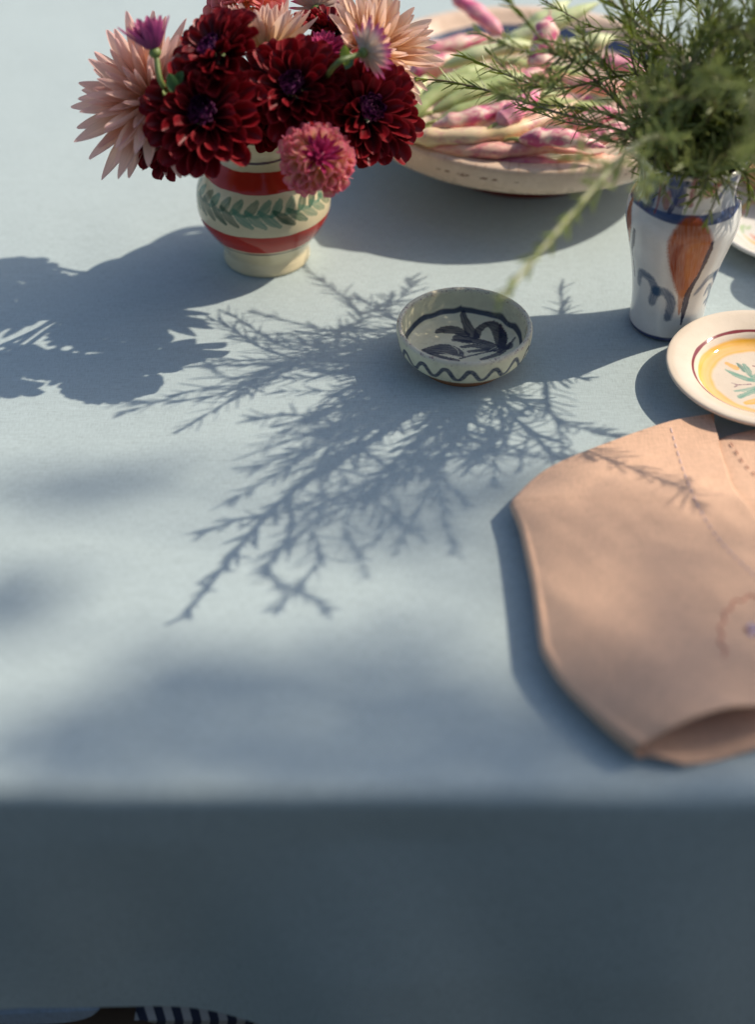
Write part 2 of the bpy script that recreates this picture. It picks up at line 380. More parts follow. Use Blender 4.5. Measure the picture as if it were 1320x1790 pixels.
# bench tucked under the table with two cushions
bn = thing('bench', 'dark wooden bench below the hem of the tablecloth', 'bench', (-.18, .70, -.75))
mb = MB(); box(mb, (-.70, .56, -.405), (.40, .86, -.37)); obj('seat', mb.mesh('seat', bn.location, False), M['wood'], bn)
for x in (-.67, .32):
    for y in (.58, .80):
        mb = MB(); box(mb, (x, y, -.75), (x + .05, y + .05, -.406)); obj('leg', mb.mesh('leg', bn.location, False), M['wood'], bn)
def cushion(cx, cy, z0, w, d, h, ang=0.):
    n = 40; u = np.linspace(-1, 1, n); U, V = np.meshgrid(u, u, indexing='ij')
    prof = (np.clip(1 - np.abs(U) ** 3.2, 0, 1) * np.clip(1 - np.abs(V) ** 3.2, 0, 1)) ** .5
    ca, sa = math.cos(ang), math.sin(ang); x, y = U * w / 2, V * d / 2
    top = np.stack([cx + x * ca - y * sa, cy + x * sa + y * ca, z0 + h * .5 + h * .5 * prof], -1).reshape(-1, 3)
    bot = top.copy(); bot[:, 2] = z0 + h * .5 - h * .5 * prof.ravel()
    q = grid_quads(n, n); uv = np.stack([U, V], -1).reshape(-1, 2)
    m = MB(); m.add(top, q, uv=uv); m.add(bot, q[:, ::-1], uv=uv); return m
def stripe_mat():
    m, nt, p, o = new_mat('navy_striped_cotton')
    uv = N(nt, 'ShaderNodeUVMap'); w = N(nt, 'ShaderNodeTexWave'); w.inputs['Scale'].default_value = 3.0; w.bands_direction = 'DIAGONAL'
    nt.links.new(uv.outputs[0], w.inputs[0])
    r = ramp(nt, [(.5, (.02, .028, .06)), (.56, (.42, .42, .43))], w.outputs['Fac']); nt.links.new(r.outputs[0], p.inputs['Base Color'])
    p.inputs['Roughness'].default_value = .9; return m
M['striped'] = stripe_mat(); M['denim'] = linen('soft_blue_cotton', (.34, .46, .62), 900)
t = thing('seat_cushion', 'navy and white striped cushion on the bench under the tablecloth hem', 'cushion', (-.10, .66, -.368))
mbc = cushion(-.122, .67, -.368, .13, .235, .112, .0); obj('cover', mbc.mesh('cover', t.location), M['striped'], t)
t = thing('folded_blanket', 'plain light blue fabric bundle on the bench beside the striped cushion', 'blanket', (-.28, .66, -.368))
mbc = cushion(-.268, .67, -.368, .10, .24, .142, .05); obj('fabric', mbc.mesh('fabric', t.location), M['denim'], t)

# ------------------------------------------------------------------ crockery
CREAM, RED, PURP = np.array((.70, .60, .39)), np.array((.43, .014, .006)), np.array((.045, .008, .03))
# round jug of dahlias
VX, VY = -.1025, 1.144
jug = thing('jug', 'round cream jug with red bands and green leaf garland holding dahlias', 'jug', (VX, VY, 0))
def jug_paint(r, z, t, k):
    c = np.tile(CREAM, (len(r), 1)).astype(float); out = (k < .56).astype(float)
    w = (vnoise(t * 6, z * 0, 2) - .5) * .0012
    band(c, z, .0925, .1075, RED, .97, .0006, w, out); band(c, z, .034, .0545, RED, .97, .0006, w, out)
    band(c, z, .1145, .1165, PURP, .95, .0006, w * .6, out); band(c, z, .0300, .0317, PURP, .95, .0006, w * .6, out)
    streaks = vnoise(t * 60, z * 60, 4)
    u = ((t + np.pi / 2 + np.pi) % (2 * np.pi) - np.pi) * .058; m = out > 0
    G = [(.015, .115, .07), (.035, .175, .115), (.07, .22, .155), (.004, .065, .038)]
    rr = random.Random(5); x = -.182
    stroke(c, u, z, [(-.19, .0755, .0012), (0, .0752, .0012), (.19, .0755, .0012)], (.14, .31, .24), .45, mask=m)
    while x < .182:
        g1, g2 = rr.choice(G), rr.choice(G)
        h = rr.uniform(.8, 1.1)
        stroke(c, u, z, [(x, .0755, .0016), (x + .006 * h, .081, .0041), (x + .0105 * h, .0865, .0022)], g1, rr.uniform(.75, .97), .0006, .35, .0003, m)
        stroke(c, u, z, [(x - .010, .0785, .0018), (x - .002, .0715, .0040), (x + .0065, .0650, .0018)], g2, rr.uniform(.7, .92), .0006, .35, .0003, m)
        x += rr.uniform(.0112, .0132)
    return c
def lip(r, z, t):
    d = ((t + np.pi / 2 + .08 + np.pi) % (2 * np.pi) - np.pi); w = np.exp(-(d / .5) ** 2) * np.clip((z - .108) / .018, 0, 1)
    return r + .007 * w, z + .0085 * w
jp = [(.0365, .0), (.0398, .0025), (.0395, .009), (.0392, .015), (.0440, .024), (.0520, .036), (.0583, .048), (.0603, .060), (.0588, .075), (.0520, .092), (.0430, .105), (.0375, .113), (.0365, .119), (.0390, .126), (.0398, .1275), (.0385, .1285), (.0345, .119), (.038, .108), (.050, .09), (.057, .062), (.045, .03), (.02, .012), (.0005, .012)]
lathe('body', jp, .0006, 560, jug_paint, M['glaze_vase'], jug, bend=lip)
mb = MB(); a = np.linspace(0, 2 * np.pi, 48, endpoint=False)
for_q = grid_quads(48, 2, True)
mb.add(np.stack([np.stack([r_ * np.cos(a), r_ * np.sin(a), 0 * a + z_], -1) for r_, z_ in ((.0005, .0012), (.0365, .0012))], 1).reshape(-1, 3), for_q); obj('base', mb.mesh('base'), M['terracotta'], jug)
# loop handle behind
hp = catmull([(.01, .0365, .118), (.016, .062, .120), (.019, .078, .098), (.016, .068, .068), (.012, .056, .058)], 30)
me_ = MB(); me_.add(*tube(hp, .0055, 10)); hm = me_.mesh('handle'); M['cream_plain'] = plain('plain_cream_glaze', (.66, .575, .42), .15, .06, 40, .0002); obj('handle', hm, M['cream_plain'], jug)

# vase of rosemary
RX, RY = .2516, 1.037
vase = thing('vase', 'white painted vase with orange and blue brushwork holding the rosemary', 'vase', (RX, RY, 0))
WHT = np.array((.72, .72, .69)); NAVY = (.018, .035, .12); SLATE = (.03, .08, .165); RUST = (.38, .080, .012); RUST2 = (.17, .025, .012)
vp = [(.029, .0), (.0312, .002), (.0318, .006), (.0318, .020), (.0335, .040), (.0375, .064), (.0425, .085), (.0463, .102), (.0468, .112), (.0445, .122), (.0408, .130), (.0398, .137), (.0405, .146), (.0428, .156), (.0445, .162), (.0442, .1638), (.0425, .163), (.0380, .150), (.0375, .135), (.043, .115), (.042, .095), (.032, .06), (.028, .02), (.015, .012), (.0005, .012)]
def vase_paint(r, z, t, k):
    c = np.tile(WHT, (len(r), 1)).astype(float); out = (k < .58); of = out.astype(float)
    u = ((t + np.pi / 2 + np.pi) % (2 * np.pi) - np.pi) * .046
    w = (vnoise(u * 60 + 5, u * 0, 6) - .5) * .0022
    band(c, z, .0, .0048, (.015, .035, .14), .95, .001, w * .3, of)
    # neck: painted band with panels
    band(c, z, .1255, .1575, (.045, .085, .20), .55, .0015, w, of * (vnoise(u * 130, z * 20, 9) > .42))
    band(c, z, .1225, .1285, (.02, .05, .16), .92, .0012, w, of)
    band(c, z, .1545, .160, (.02, .045, .15), .8, .001, w * .5, of)
    for x in (-.138, -.102, -.066, -.044, .05, .078, .112):
        stroke(c, u, z, [(x, .128, .0035), (x + .001, .142, .0042), (x, .157, .004)], (.022, .05, .17), .92, .001, .3, .0004, out)
        stroke(c, u, z, [(x + .008, .126, .0011), (x + .0085, .142, .0016), (x + .010, .156, .0014)], (.24, .04, .05), .8, .0008, .3, .0004, out)
        stroke(c, u, z, [(x + .017, .133, .003), (x + .016, .138, .0045), (x + .019, .147, .0018)], (.27, .075, .03), .8, .001, .4, .0004, out)
        stroke(c, u, z, [(x + .021, .130, .0022), (x + .026, .142, .0018), (x + .029, .153, .001)], (.02, .03, .11), .92, .0006, .2, .0003, out)
    VP = np.array(vp[:16])
    def on_vase(l):
        o_ = []
        for px, py, q in l:
            y = RY - .04
            for _ in range(12):
                p = at_y(px, py, y); rr_ = np.interp(p.z, VP[:, 1], VP[:, 0]); dx = max(-rr_ * .995, min(rr_ * .995, p.x - RX)); y = RY - math.sqrt(rr_ * rr_ - dx * dx)
            o_.append((.046 * ((math.atan2(y - RY, dx) + math.pi / 2 + math.pi) % (2 * math.pi) - math.pi), p.z, q / 2066.))
        return o_
    for l, cc, op, sf, sk in (([(1206, 392, 10), (1209, 408, 26), (1208, 430, 37), (1204, 455, 35), (1200, 480, 27), (1196, 503, 17), (1194, 514, 9)], RUST, .97, .0016, .2),
        ([(1186, 440, 12), (1186, 468, 15), (1192, 498, 10)], RUST2, .55, .005, .4), ([(1222, 420, 12), (1218, 450, 13), (1208, 480, 9)], (.46, .15, .02), .6, .005, .4),
        ([(1193, 514, 9), (1190, 532, 6), (1188, 548, 3)], (.42, .14, .04), .85, .001, .3),
        ([(1246, 424, 3), (1239, 445, 5), (1222, 482, 4), (1204, 513, 7), (1197, 540, 7), (1191, 567, 2)], (.010, .014, .055), .97, .0006, .1),
        ([(1117, 493, 7), (1121, 477, 8), (1136, 486, 9), (1147, 508, 11)], SLATE, .85, .0014, .3), ([(1147, 508, 11), (1140, 526, 10)], SLATE, .85, .0014, .3),
        ([(1147, 509, 10), (1164, 512, 9), (1174, 530, 11), (1168, 554, 10)], SLATE, .85, .0014, .3),
        ([(1216, 514, 4), (1228, 500, 6), (1240, 485, 7), (1254, 475, 7)], SLATE, .8, .0014, .3), ([(1250, 480, 7), (1246, 503, 7), (1233, 527, 5)], SLATE, .85, .0014, .3),
        ([(1101, 352, 6), (1099, 378, 12), (1100, 402, 9), (1101, 420, 3)], RUST, .95, .0012, .2), ([(1110, 402, 4), (1108, 422, 5), (1106, 440, 3), (1110, 482, 2.5)], (.012, .016, .06), .9, .0006, .2),
        ([(1236, 389, 4), (1258, 373, 5)], (.35, .37, .37), .6, .0012, .4),
        ([(1184, 304, 12), (1183, 328, 14), (1189, 352, 12)], (.018, .045, .16), .92, .0012, .3), ([(1217, 312, 4), (1212, 338, 5), (1208, 360, 4)], (.22, .02, .05), .9, .0008, .3),
        ([(1238, 340, 9), (1248, 333, 9), (1262, 318, 5)], (.28, .06, .025), .9, .001, .3), ([(1258, 346, 5), (1270, 328, 4), (1282, 312, 3)], (.015, .03, .12), .95, .0006, .2)):
        stroke(c, u, z, on_vase(l), cc, op, sf, sk, .0006, out)
    for x in (-.115, .070, .125):
        stroke(c, u, z, [(x - .002, .113, .0012), (x - .002, .104, .0095), (x - .001, .088, .0135), (x - .0005, .070, .0112), (x + .0005, .053, .0062), (x + .001, .045, .002)], RUST, .97, .0016, .22, .0008, out)
        stroke(c, u, z, [(x - .003, .096, .006), (x - .006, .075, .006), (x - .003, .056, .004)], RUST2, .5, .004, .5, .001, out)
        stroke(c, u, z, [(x + .003, .100, .004), (x + .005, .085, .005), (x + .004, .070, .003)], (.44, .17, .03), .55, .004, .5, .001, out)
        stroke(c, u, z, [(x + .0005, .046, .0032), (x - .0005, .034, .0024), (x - .001, .024, .0012)], (.40, .14, .055), .85, .0008, .4, .0004, out)
        stroke(c, u, z, [(x + .0150, .086, .0011), (x + .0125, .074, .0018), (x + .0075, .054, .0012), (x + .004, .042, .0024), (x + .0030, .030, .0022), (x + .0015, .013, .0008)], (.012, .016, .06), .97, .0005, .15, .0005, out)
        stroke(c, u, z, [(x - .036, .046, .0024), (x - .033, .053, .0030), (x - .026, .046, .0036), (x - .021, .037, .0046), (x - .022, .032, .0046)], SLATE, .85, .0012, .4, .0005, out)
        stroke(c, u, z, [(x - .021, .0385, .004), (x - .011, .034, .0045), (x - .0085, .024, .0046), (x - .0105, .016, .0044)], SLATE, .85, .0012, .4, .0005, out)
        stroke(c, u, z, [(x + .0155, .036, .0022), (x + .021, .043, .003), (x + .026, .051, .0028)], SLATE, .8, .0012, .4, .0005, out)
        stroke(c, u, z, [(x + .027, .048, .003), (x + .026, .038, .003), (x + .0235, .028, .0028)], SLATE, .85, .0012, .4, .0005, out)
        stroke(c, u, z, [(x + .011, .108, .0016), (x + .018, .1125, .0018)], (.35, .37, .37), .6, .0012, .4, .0005, out)
    return c
def oval(r, z, t): return r * (1 + .012 * np.cos(t * 5 + z * 30) * np.clip((z - .13) / .03, 0, 1)), z
lathe('body', vp, .0007, 520, vase_paint, M['glaze_white'], vase, bend=oval)
mb = MB(); mb.add(np.stack([np.stack([r_ * np.cos(a), r_ * np.sin(a), 0 * a + z_], -1) for r_, z_ in ((.0005, .001), (.029, .001))], 1).reshape(-1, 3), for_q); obj('base', mb.mesh('base'), M['cream_plain'], vase)

# small sauce dish
SX, SY = .0720, .979
dish = thing('small_bowl', 'small shallow pottery bowl with navy leaf motif and wavy rim line', 'bowl', (SX, SY, 0))
GRN = np.array((.80, .755, .52)); INK = (.006, .011, .04)
def dish_paint(r, z, t, k):
    c = np.tile(GRN, (len(r), 1)).astype(float)
    out = k < .40; rim = (k >= .36) & (k < .50); inn = k > .49
    u = ((t + np.pi / 2 + np.pi) % (2 * np.pi) - np.pi)
    # wavy line outside
    wl = .0245 + .0050 * np.sin(u * 17 + .8) + (vnoise(u * 4, u * 0, 3) - .5) * .002
    slope = 1 / np.sqrt(1 + (.0050 * 17 / .055 * np.cos(u * 17 + .8)) ** 2)
    th = .0014 + .0009 * vnoise(u * 9, u * 0 + 2, 4)
    aa = np.clip((th - np.abs(z - wl) * slope) / .0005 + .5, 0, 1) * out * (.75 + .25 * vnoise(u * 30, z * 900, 7)); c[:] = c * (1 - aa[:, None]) + np.array((.012, .03, .085)) * aa[:, None]
    # worn rim, bare clay showing
    wear = (vnoise(u * 26, k * 90, 11) * .6 + vnoise(u * 90, k * 160, 12) * .4)
    a2 = np.clip((wear - .70) / .06, 0, 1) * np.exp(-((z - .0372) / .0024) ** 2); c[:] = c * (1 - a2[:, None]) + np.array((.26, .11, .085)) * a2[:, None]
    a3 = .35 * np.exp(-((z - .0374) / .0018) ** 2); c[:] = c * (1 - a3[:, None]) + np.array((.48, .43, .42)) * a3[:, None]
    rr = r + (vnoise(u * 5, u * 0, 8) - .5) * .001
    band(c, rr, .0472, .0492, (.012, .035, .085), .93, .0005, None, inn)
    x, y = r * np.cos(t), r * np.sin(t)
    for pts in DISH: stroke(c, x, y, pts, INK, .97, .0005, .22, .0005, inn)
    for pts in DISH_LIGHT: stroke(c, x, y, pts, GRN * .95, .9, .0004, .3, .0003, inn)
    return c
def dpx(lst):                                        # brush strokes placed on the bowl's floor
    out = []
    for px, py, r_ in lst:
        p = at_z(px, py, .0125); out.append((p.x - SX, p.y - SY, r_ / (1800. if r_ > 2.5 else 2080.)))
    return out
DISH = [dpx(l) for l in ([(763, 581, 3), (775, 577, 8), (795, 577, 10), (815, 585, 7)], [(810, 556, 5), (815, 565, 7), (822, 578, 9), (830, 588, 8)],
    [(800, 590, 8), (825, 594, 7), (850, 600, 7), (870, 606, 4)], [(792, 594, 3), (820, 597, 5)],
    [(834, 588, 5), (838, 576, 6), (850, 569, 6), (864, 572, 8), (873, 585, 10), (876, 598, 9), (878, 610, 5)], [(874, 572, 2), (880, 590, 7), (876, 606, 6)],
    [(740, 613, 3), (758, 612, 11), (780, 610, 13), (800, 616, 9), (808, 622, 3)], [(750, 620, 5), (775, 627, 7), (800, 630, 4)],
    [(808, 606, 3), (830, 604, 5), (855, 609, 5), (874, 614, 5)], [(820, 614, 3), (840, 612, 4), (860, 612, 3)], [(805, 626, 2), (830, 620, 2), (866, 612, 2)],
    [(842, 628, 3), (862, 622, 4), (880, 614, 4), (900, 595, 1.6)], [(878, 608, 3), (890, 607, 6), (893, 600, 2)])]
DISH_LIGHT = [dpx(l) for l in ([(790, 604, .8), (800, 611, .9), (802, 618, .6)], [(775, 616, .6), (790, 621, .8), (796, 626, .7)], [(832, 626, 2), (850, 620, 1.4), (868, 615, .7)], [(856, 612, .5), (868, 606, .6)])]
dp = [(.0400, .0098), (.0445, .0112), (.0500, .0142), (.0538, .0195), (.0556, .0265), (.0563, .0335), (.0560, .0365), (.0545, .0380), (.0525, .0376), (.0513, .0350), (.0505, .0290), (.0492, .0215), (.0465, .0160), (.041, .0135), (.030, .0125), (.0005, .0122)]
lathe('body', dp, .0004, 620, dish_paint, M['glaze_old'], dish)
def pot_foot(parent, prof, mat, n=96, name='foot'):
    P = catmull(prof, 24); th = np.linspace(0, 2 * np.pi, n, endpoint=False)
    v = np.stack([P[None, :, 0] * np.cos(th)[:, None], P[None, :, 0] * np.sin(th)[:, None], np.repeat(P[None, :, 1], n, 0)], -1).reshape(-1, 3)
    return obj(name, mesh_np(name, v, grid_quads(n, len(P), True)), mat, parent)
M['clay'] = plain('orange_clay', (.40, .155, .05), .55, .12, 150)
pot_foot(dish, [(.0005, .0008), (.0335, .0008), (.0375, .002), (.0412, .0062), (.0455, .0120)], M['clay'])

# large bowl of beans
BX, BY, BR = .150, 1.338, .183
bowl = thing('large_bowl', 'wide cream pottery bowl with navy ring heaped with bean pods', 'bowl', (BX, BY, 0))
def bowl_paint(r, z, t, k):
    c = np.tile(np.array((.73, .56, .42)), (len(r), 1)).astype(float); inn = (k > .48).astype(float)
    u = t * .17
    w = (vnoise(t * 7, t * 0, 2) - .5) * .002
    band(c, r, .1425, .1565, (.012, .045, .115), .95, .0012, w, inn)
    band(c, r, .124, .1335, (.20, .42, .29), .75, .0015, w, inn)
    band(c, r, 0, .118, (.74, .66, .52), .5, .003, w, inn)
    for (px, py, sz) in ((772, 307, 1.6), (807, 307, 2.6), (812, 312, 1.5), (841, 314, 1.7), (847, 314, 1.5), (864, 318, 1.7), (1035, 334, 1.4), (902, 330, .9), (1088, 296, 1.), (760, 299, 1.1)):
        p = at_z(px, py, .070); tt = math.atan2(p.y - BY, p.x - BX)
        a = np.clip(1.3 - np.hypot(((t - tt + np.pi) % (2 * np.pi) - np.pi) * .18 / (sz * .0016), (z - .0690) / (sz * .0007)) + (vnoise(t * 900, z * 1500, 5) - .5) * 1.2, 0, 1) * (k < .45)
        c[:] = c * (1 - a[:, None]) + np.array((.17, .055, .025)) * a[:, None]
    wear = vnoise(t * 60, z * 300, 13); a = .5 * np.clip((wear - .72) / .1, 0, 1) * np.exp(-((z - .081) / .003) ** 2)
    c[:] = c * (1 - a[:, None]) + np.array((.45, .25, .15)) * a[:, None]
    return c
bp = [(.080, .0125), (.108, .020), (.140, .034), (.163, .0465), (.1745, .0530), (.1812, .0620), (.1832, .0725), (.1825, .0790), (.1785, .0814), (.1700, .0812), (.1650, .0785), (.158, .0725), (.145, .064), (.122, .052), (.090, .036), (.055, .027), (.0005, .026)]
lathe('body', bp, .0011, 640, bowl_paint, M['glaze_dish'], bowl)
M['dark_red_glaze'] = plain('dark_red_glaze', (.22, .025, .02), .3, .12, 60, .0003)
pot_foot(bowl, [(.0005, .0008), (.084, .0008), (.087, .003), (.0855, .009), (.0815, .0135)], M['dark_red_glaze'], 128)

# dessert plate with yellow ring
PX_, PY_, PR = .3152, .941, .0795
plate = thing('plate', 'small cream plate with yellow and maroon rings beside the napkin', 'plate', (PX_, PY_, 0))
def plate_paint(r, z, t, k):
    c = np.tile(np.array((.72, .625, .505)), (len(r), 1)).astype(float); inn = (k > .5).astype(float); i2 = k > .5
    w = (vnoise(t * 5, t * 0, 2) - .5) * .0015
    band(c, r, .0560, .0585, (.19, .008, .025), .95, .0006, w * .4, inn)
    tx = .55 + .45 * vnoise(t * 3, r * 900, 4)
    a = np.clip((r - .0385 + w) / .003, 0, 1) * np.clip((.0525 + w * .5 - r) / .0012 + .5, 0, 1) * inn * (.45 + .55 * np.clip((r - .041) / .010, 0, 1) * tx + .3 * np.exp(-((r - .041) / .002) ** 2))
    a = np.clip(a, 0, 1); c[:] = c * (1 - a[:, None]) + np.array((.84, .43, .025)) * a[:, None]
    x, y = r * np.cos(t), r * np.sin(t)
    P = lambda l: [((lambda p: (p.x - PX_, p.y - PY_, q / 2050.))(at_z(px, py, .0085))) for px, py, q in l]
    for l, cc, op in (([(1272, 634, 4), (1288, 642, 6)], (.80, .42, .06), .9), ([(1306, 703, 5), (1325, 700, 8)], (.80, .45, .06), .9),
                      ([(1270, 645, 1.5), (1284, 652, 5), (1304, 660, 6), (1320, 664, 4)], (.13, .34, .26), .9), ([(1290, 634, 2), (1297, 641, 4.5), (1302, 648, 2)], (.06, .20, .16), .9),
                      ([(1302, 636, 3), (1308, 646, 6), (1314, 656, 3)], (.12, .31, .24), .9), ([(1286, 682, 2), (1305, 680, 4), (1325, 676, 5)], (.15, .36, .28), .8),
                      ([(1295, 692, 5), (1310, 686, 5), (1325, 680, 6)], (.13, .34, .26), .9), ([(1312, 662, 4), (1326, 655, 6)], (.15, .36, .28), .8),
                      ([(1281, 668, .9), (1292, 671, .9), (1314, 670, 1)], (.13, .02, .09), .95), ([(1285, 675, 1.2), (1293, 671, .9)], (.13, .02, .09), .95), ([(1318, 638, 1.6), (1322, 639, 1.6)], (.2, .01, .05), .95),
                      ([(1340, 665, 10), (1350, 662, 9)], (.5, .06, .10), .9), ([(1335, 640, 5), (1350, 628, 3)], (.13, .34, .26), .9), ([(1345, 690, 5), (1365, 700, 3)], (.13, .34, .26), .9)):
        stroke(c, x, y, P(l), cc, op, .0006, .35, .0004, i2)
    return c
pp = [(.040, .0045), (.050, .008), (.062, .0135), (.073, .0182), (.0785, .0205), (.0797, .0222), (.0790, .0237), (.0765, .0240), (.0715, .0232), (.0620, .0198), (.0550, .0160), (.0500, .0108), (.0440, .0085), (.034, .0078), (.0005, .0075)]
lathe('body', pp, .0005, 560, plate_paint, M['glaze_vase'], plate)
pot_foot(plate, [(.0005, .0008), (.039, .0008), (.0415, .002), (.0415, .0040), (.0405, .0048)], M['cream_plain'])

# white plate behind the vase
p0 = at_z(1398, 385, .018)
plate2 = thing('plate', 'white plate with faint orange and green brushwork behind the rosemary vase', 'plate', (p0.x, p0.y, 0))
def plate2_paint(r, z, t, k):
    c = np.tile(np.array((.74, .73, .68)), (len(r), 1)).astype(float); i2 = k > .5; inn = i2.astype(float)
    w = (vnoise(t * 8, t * 0, 2) - .5) * .003
    band(c, r, .068, .0705, (.66, .40, .16), .6, .001, w, inn); band(c, r, .060, .0635, (.35, .55, .33), .45, .002, w, inn)
    x, y = r * np.cos(t), r * np.sin(t); rr = random.Random(3)
    for i in range(26):
        a_ = rr.uniform(0, 6.28); q = rr.uniform(.02, .06); b_ = a_ + rr.uniform(-.4, .4)
        cc = rr.choice([(.75, .38, .10), (.70, .22, .12), (.24, .42, .14), (.30, .48, .2), (.78, .5, .15)])
        stroke(c, x, y, [(q * math.cos(a_), q * math.sin(a_), .001), (q * 1.06 * math.cos(a_ + .1), q * 1.06 * math.sin(a_ + .1), .0024), ((q + .004) * math.cos(b_), (q + .004) * math.sin(b_), .001)], cc, .8, .0008, .3, .0005, i2)
    return c
p2 = [(.050, .0040), (.060, .0062), (.072, .0110), (.0815, .0165), (.0830, .0185), (.0825, .0202), (.0805, .0204), (.0740, .0172), (.064, .0120), (.055, .0085), (.04, .0075), (.0005, .0072)]
lathe('body', p2, .0009, 320, plate2_paint, M['glaze_white'], plate2)
pot_foot(plate2, [(.0005, .0008), (.048, .0008), (.0505, .002), (.0512, .0043)], M['cream_plain'])

# tan dish farther back, cut by the picture's edge
p0 = at_z(1392, 268, .035)
tan = thing('tan_dish', 'tan clay dish standing behind the white plate', 'dish', (p0.x, p0.y, 0))
def tan_paint(r, z, t, k): return np.tile(np.array((.46, .27, .14)), (len(r), 1))
lathe('body', [(.045, .004), (.055, .012), (.066, .026), (.070, .036), (.0695, .041), (.067, .041), (.062, .030), (.050, .014), (.0005, .010)], .0012, 200, tan_paint, M['glaze_dish'], tan)
pot_foot(tan, [(.0005, .0008), (.042, .0008), (.0455, .0042)], M['terracotta'])
# little cup just outside the picture, its round shadow falls behind the plate
cup = thing('cup', 'small pottery cup standing beyond the yellow ringed plate', 'cup', (.435, 1.115, 0))
def cup_paint(r, z, t, k): return np.tile(CREAM, (len(r), 1))
lathe('body', [(.018, .002), (.021, .006), (.027, .03), (.030, .06), (.031, .085), (.0305, .0865), (.029, .085), (.027, .05), (.02, .012), (.0005, .010)], .0012, 160, cup_paint, M['glaze_vase'], cup)
pot_foot(cup, [(.0005, .0008), (.017, .0008), (.0185, .0022)], M['cream_plain'])

# ------------------------------------------------------------------ bean pods
def pod(px_pts, name, label, mat, w, bumps=5, flat=.8, group='bean pods heaped in the large bowl', twist=0.):
    """px_pts: (px, py, z) along the pod from the stalk end to the tip"""
    P = [np.array(at_z(x, y, z)) for x, y, z in px_pts]
    n = 54; C = catmull(P, n); t = np.linspace(0, 1, n); L = np.linalg.norm(np.diff(C, axis=0), axis=1).sum()
    env = np.clip(t / .20, 0, 1) ** .62 * np.clip((1 - t) / .30, 0, 1) ** .80
    env = np.maximum(env, .08); ph0 = (px_pts[0][0] * .37) % 6.28; rb = 1 + (.085 * np.sin(t * np.pi * 1.7 * bumps + ph0) + .03 * np.sin(t * np.pi * 2.9 * bumps + ph0 * 2)) * np.clip(t / .2, 0, 1) * np.clip((1 - t) / .2, 0, 1)
    r = w * .48 * env * rb 
    base = P[0]
    root = thing(name, label, 'bean pod' if 'bean' in name else name, base, group)
    mb = MB(); v, q, tr, uv = tube(C, r, 14, flat)
    # seam ridge along the upper side
    ns = 14; vv = v[:ns * n].reshape(ns, n, 3); cc = C[None]
    k = 3; vv[k] = C + (vv[k] - C) * 1.10; vv[k + 7] = C + (vv[k + 7] - C) * 1.07
    v[:ns * n] = vv.reshape(-1, 3); mb.add(v, q, tr, uv)
    tip = catmull([C[-1], C[-1] + (C[-1] - C[-4]) * .6 + np.array([0, 0, .002]), C[-1] + (C[-1] - C[-4]) * 1.1 + np.array([0, 0, .005])], 6)
    mb.add(*tube(tip, np.linspace(.0011, .0004, 6), 6))
    obj('pod', mb.mesh('pod', base), mat, root)
    d = C[0] - C[3]; d /= np.linalg.norm(d) + 1e-9
    st = catmull([C[0] + d * -.002, C[0] + d * .006 + np.array([0, 0, .0015]), C[0] + d * .013 + np.array([0, 0, .0005])], 8)
    sm = MB(); sm.add(*tube(st, np.linspace(.0024, .0013, 8), 7)); obj('stalk', sm.mesh('stalk', base), M['stalk'], root)
    return root
B = 'borlotti_bean'; G = 'green_bean'
GP, GG = 'pink mottled pods heaped in the large bowl', 'green pods heaped in the large bowl'
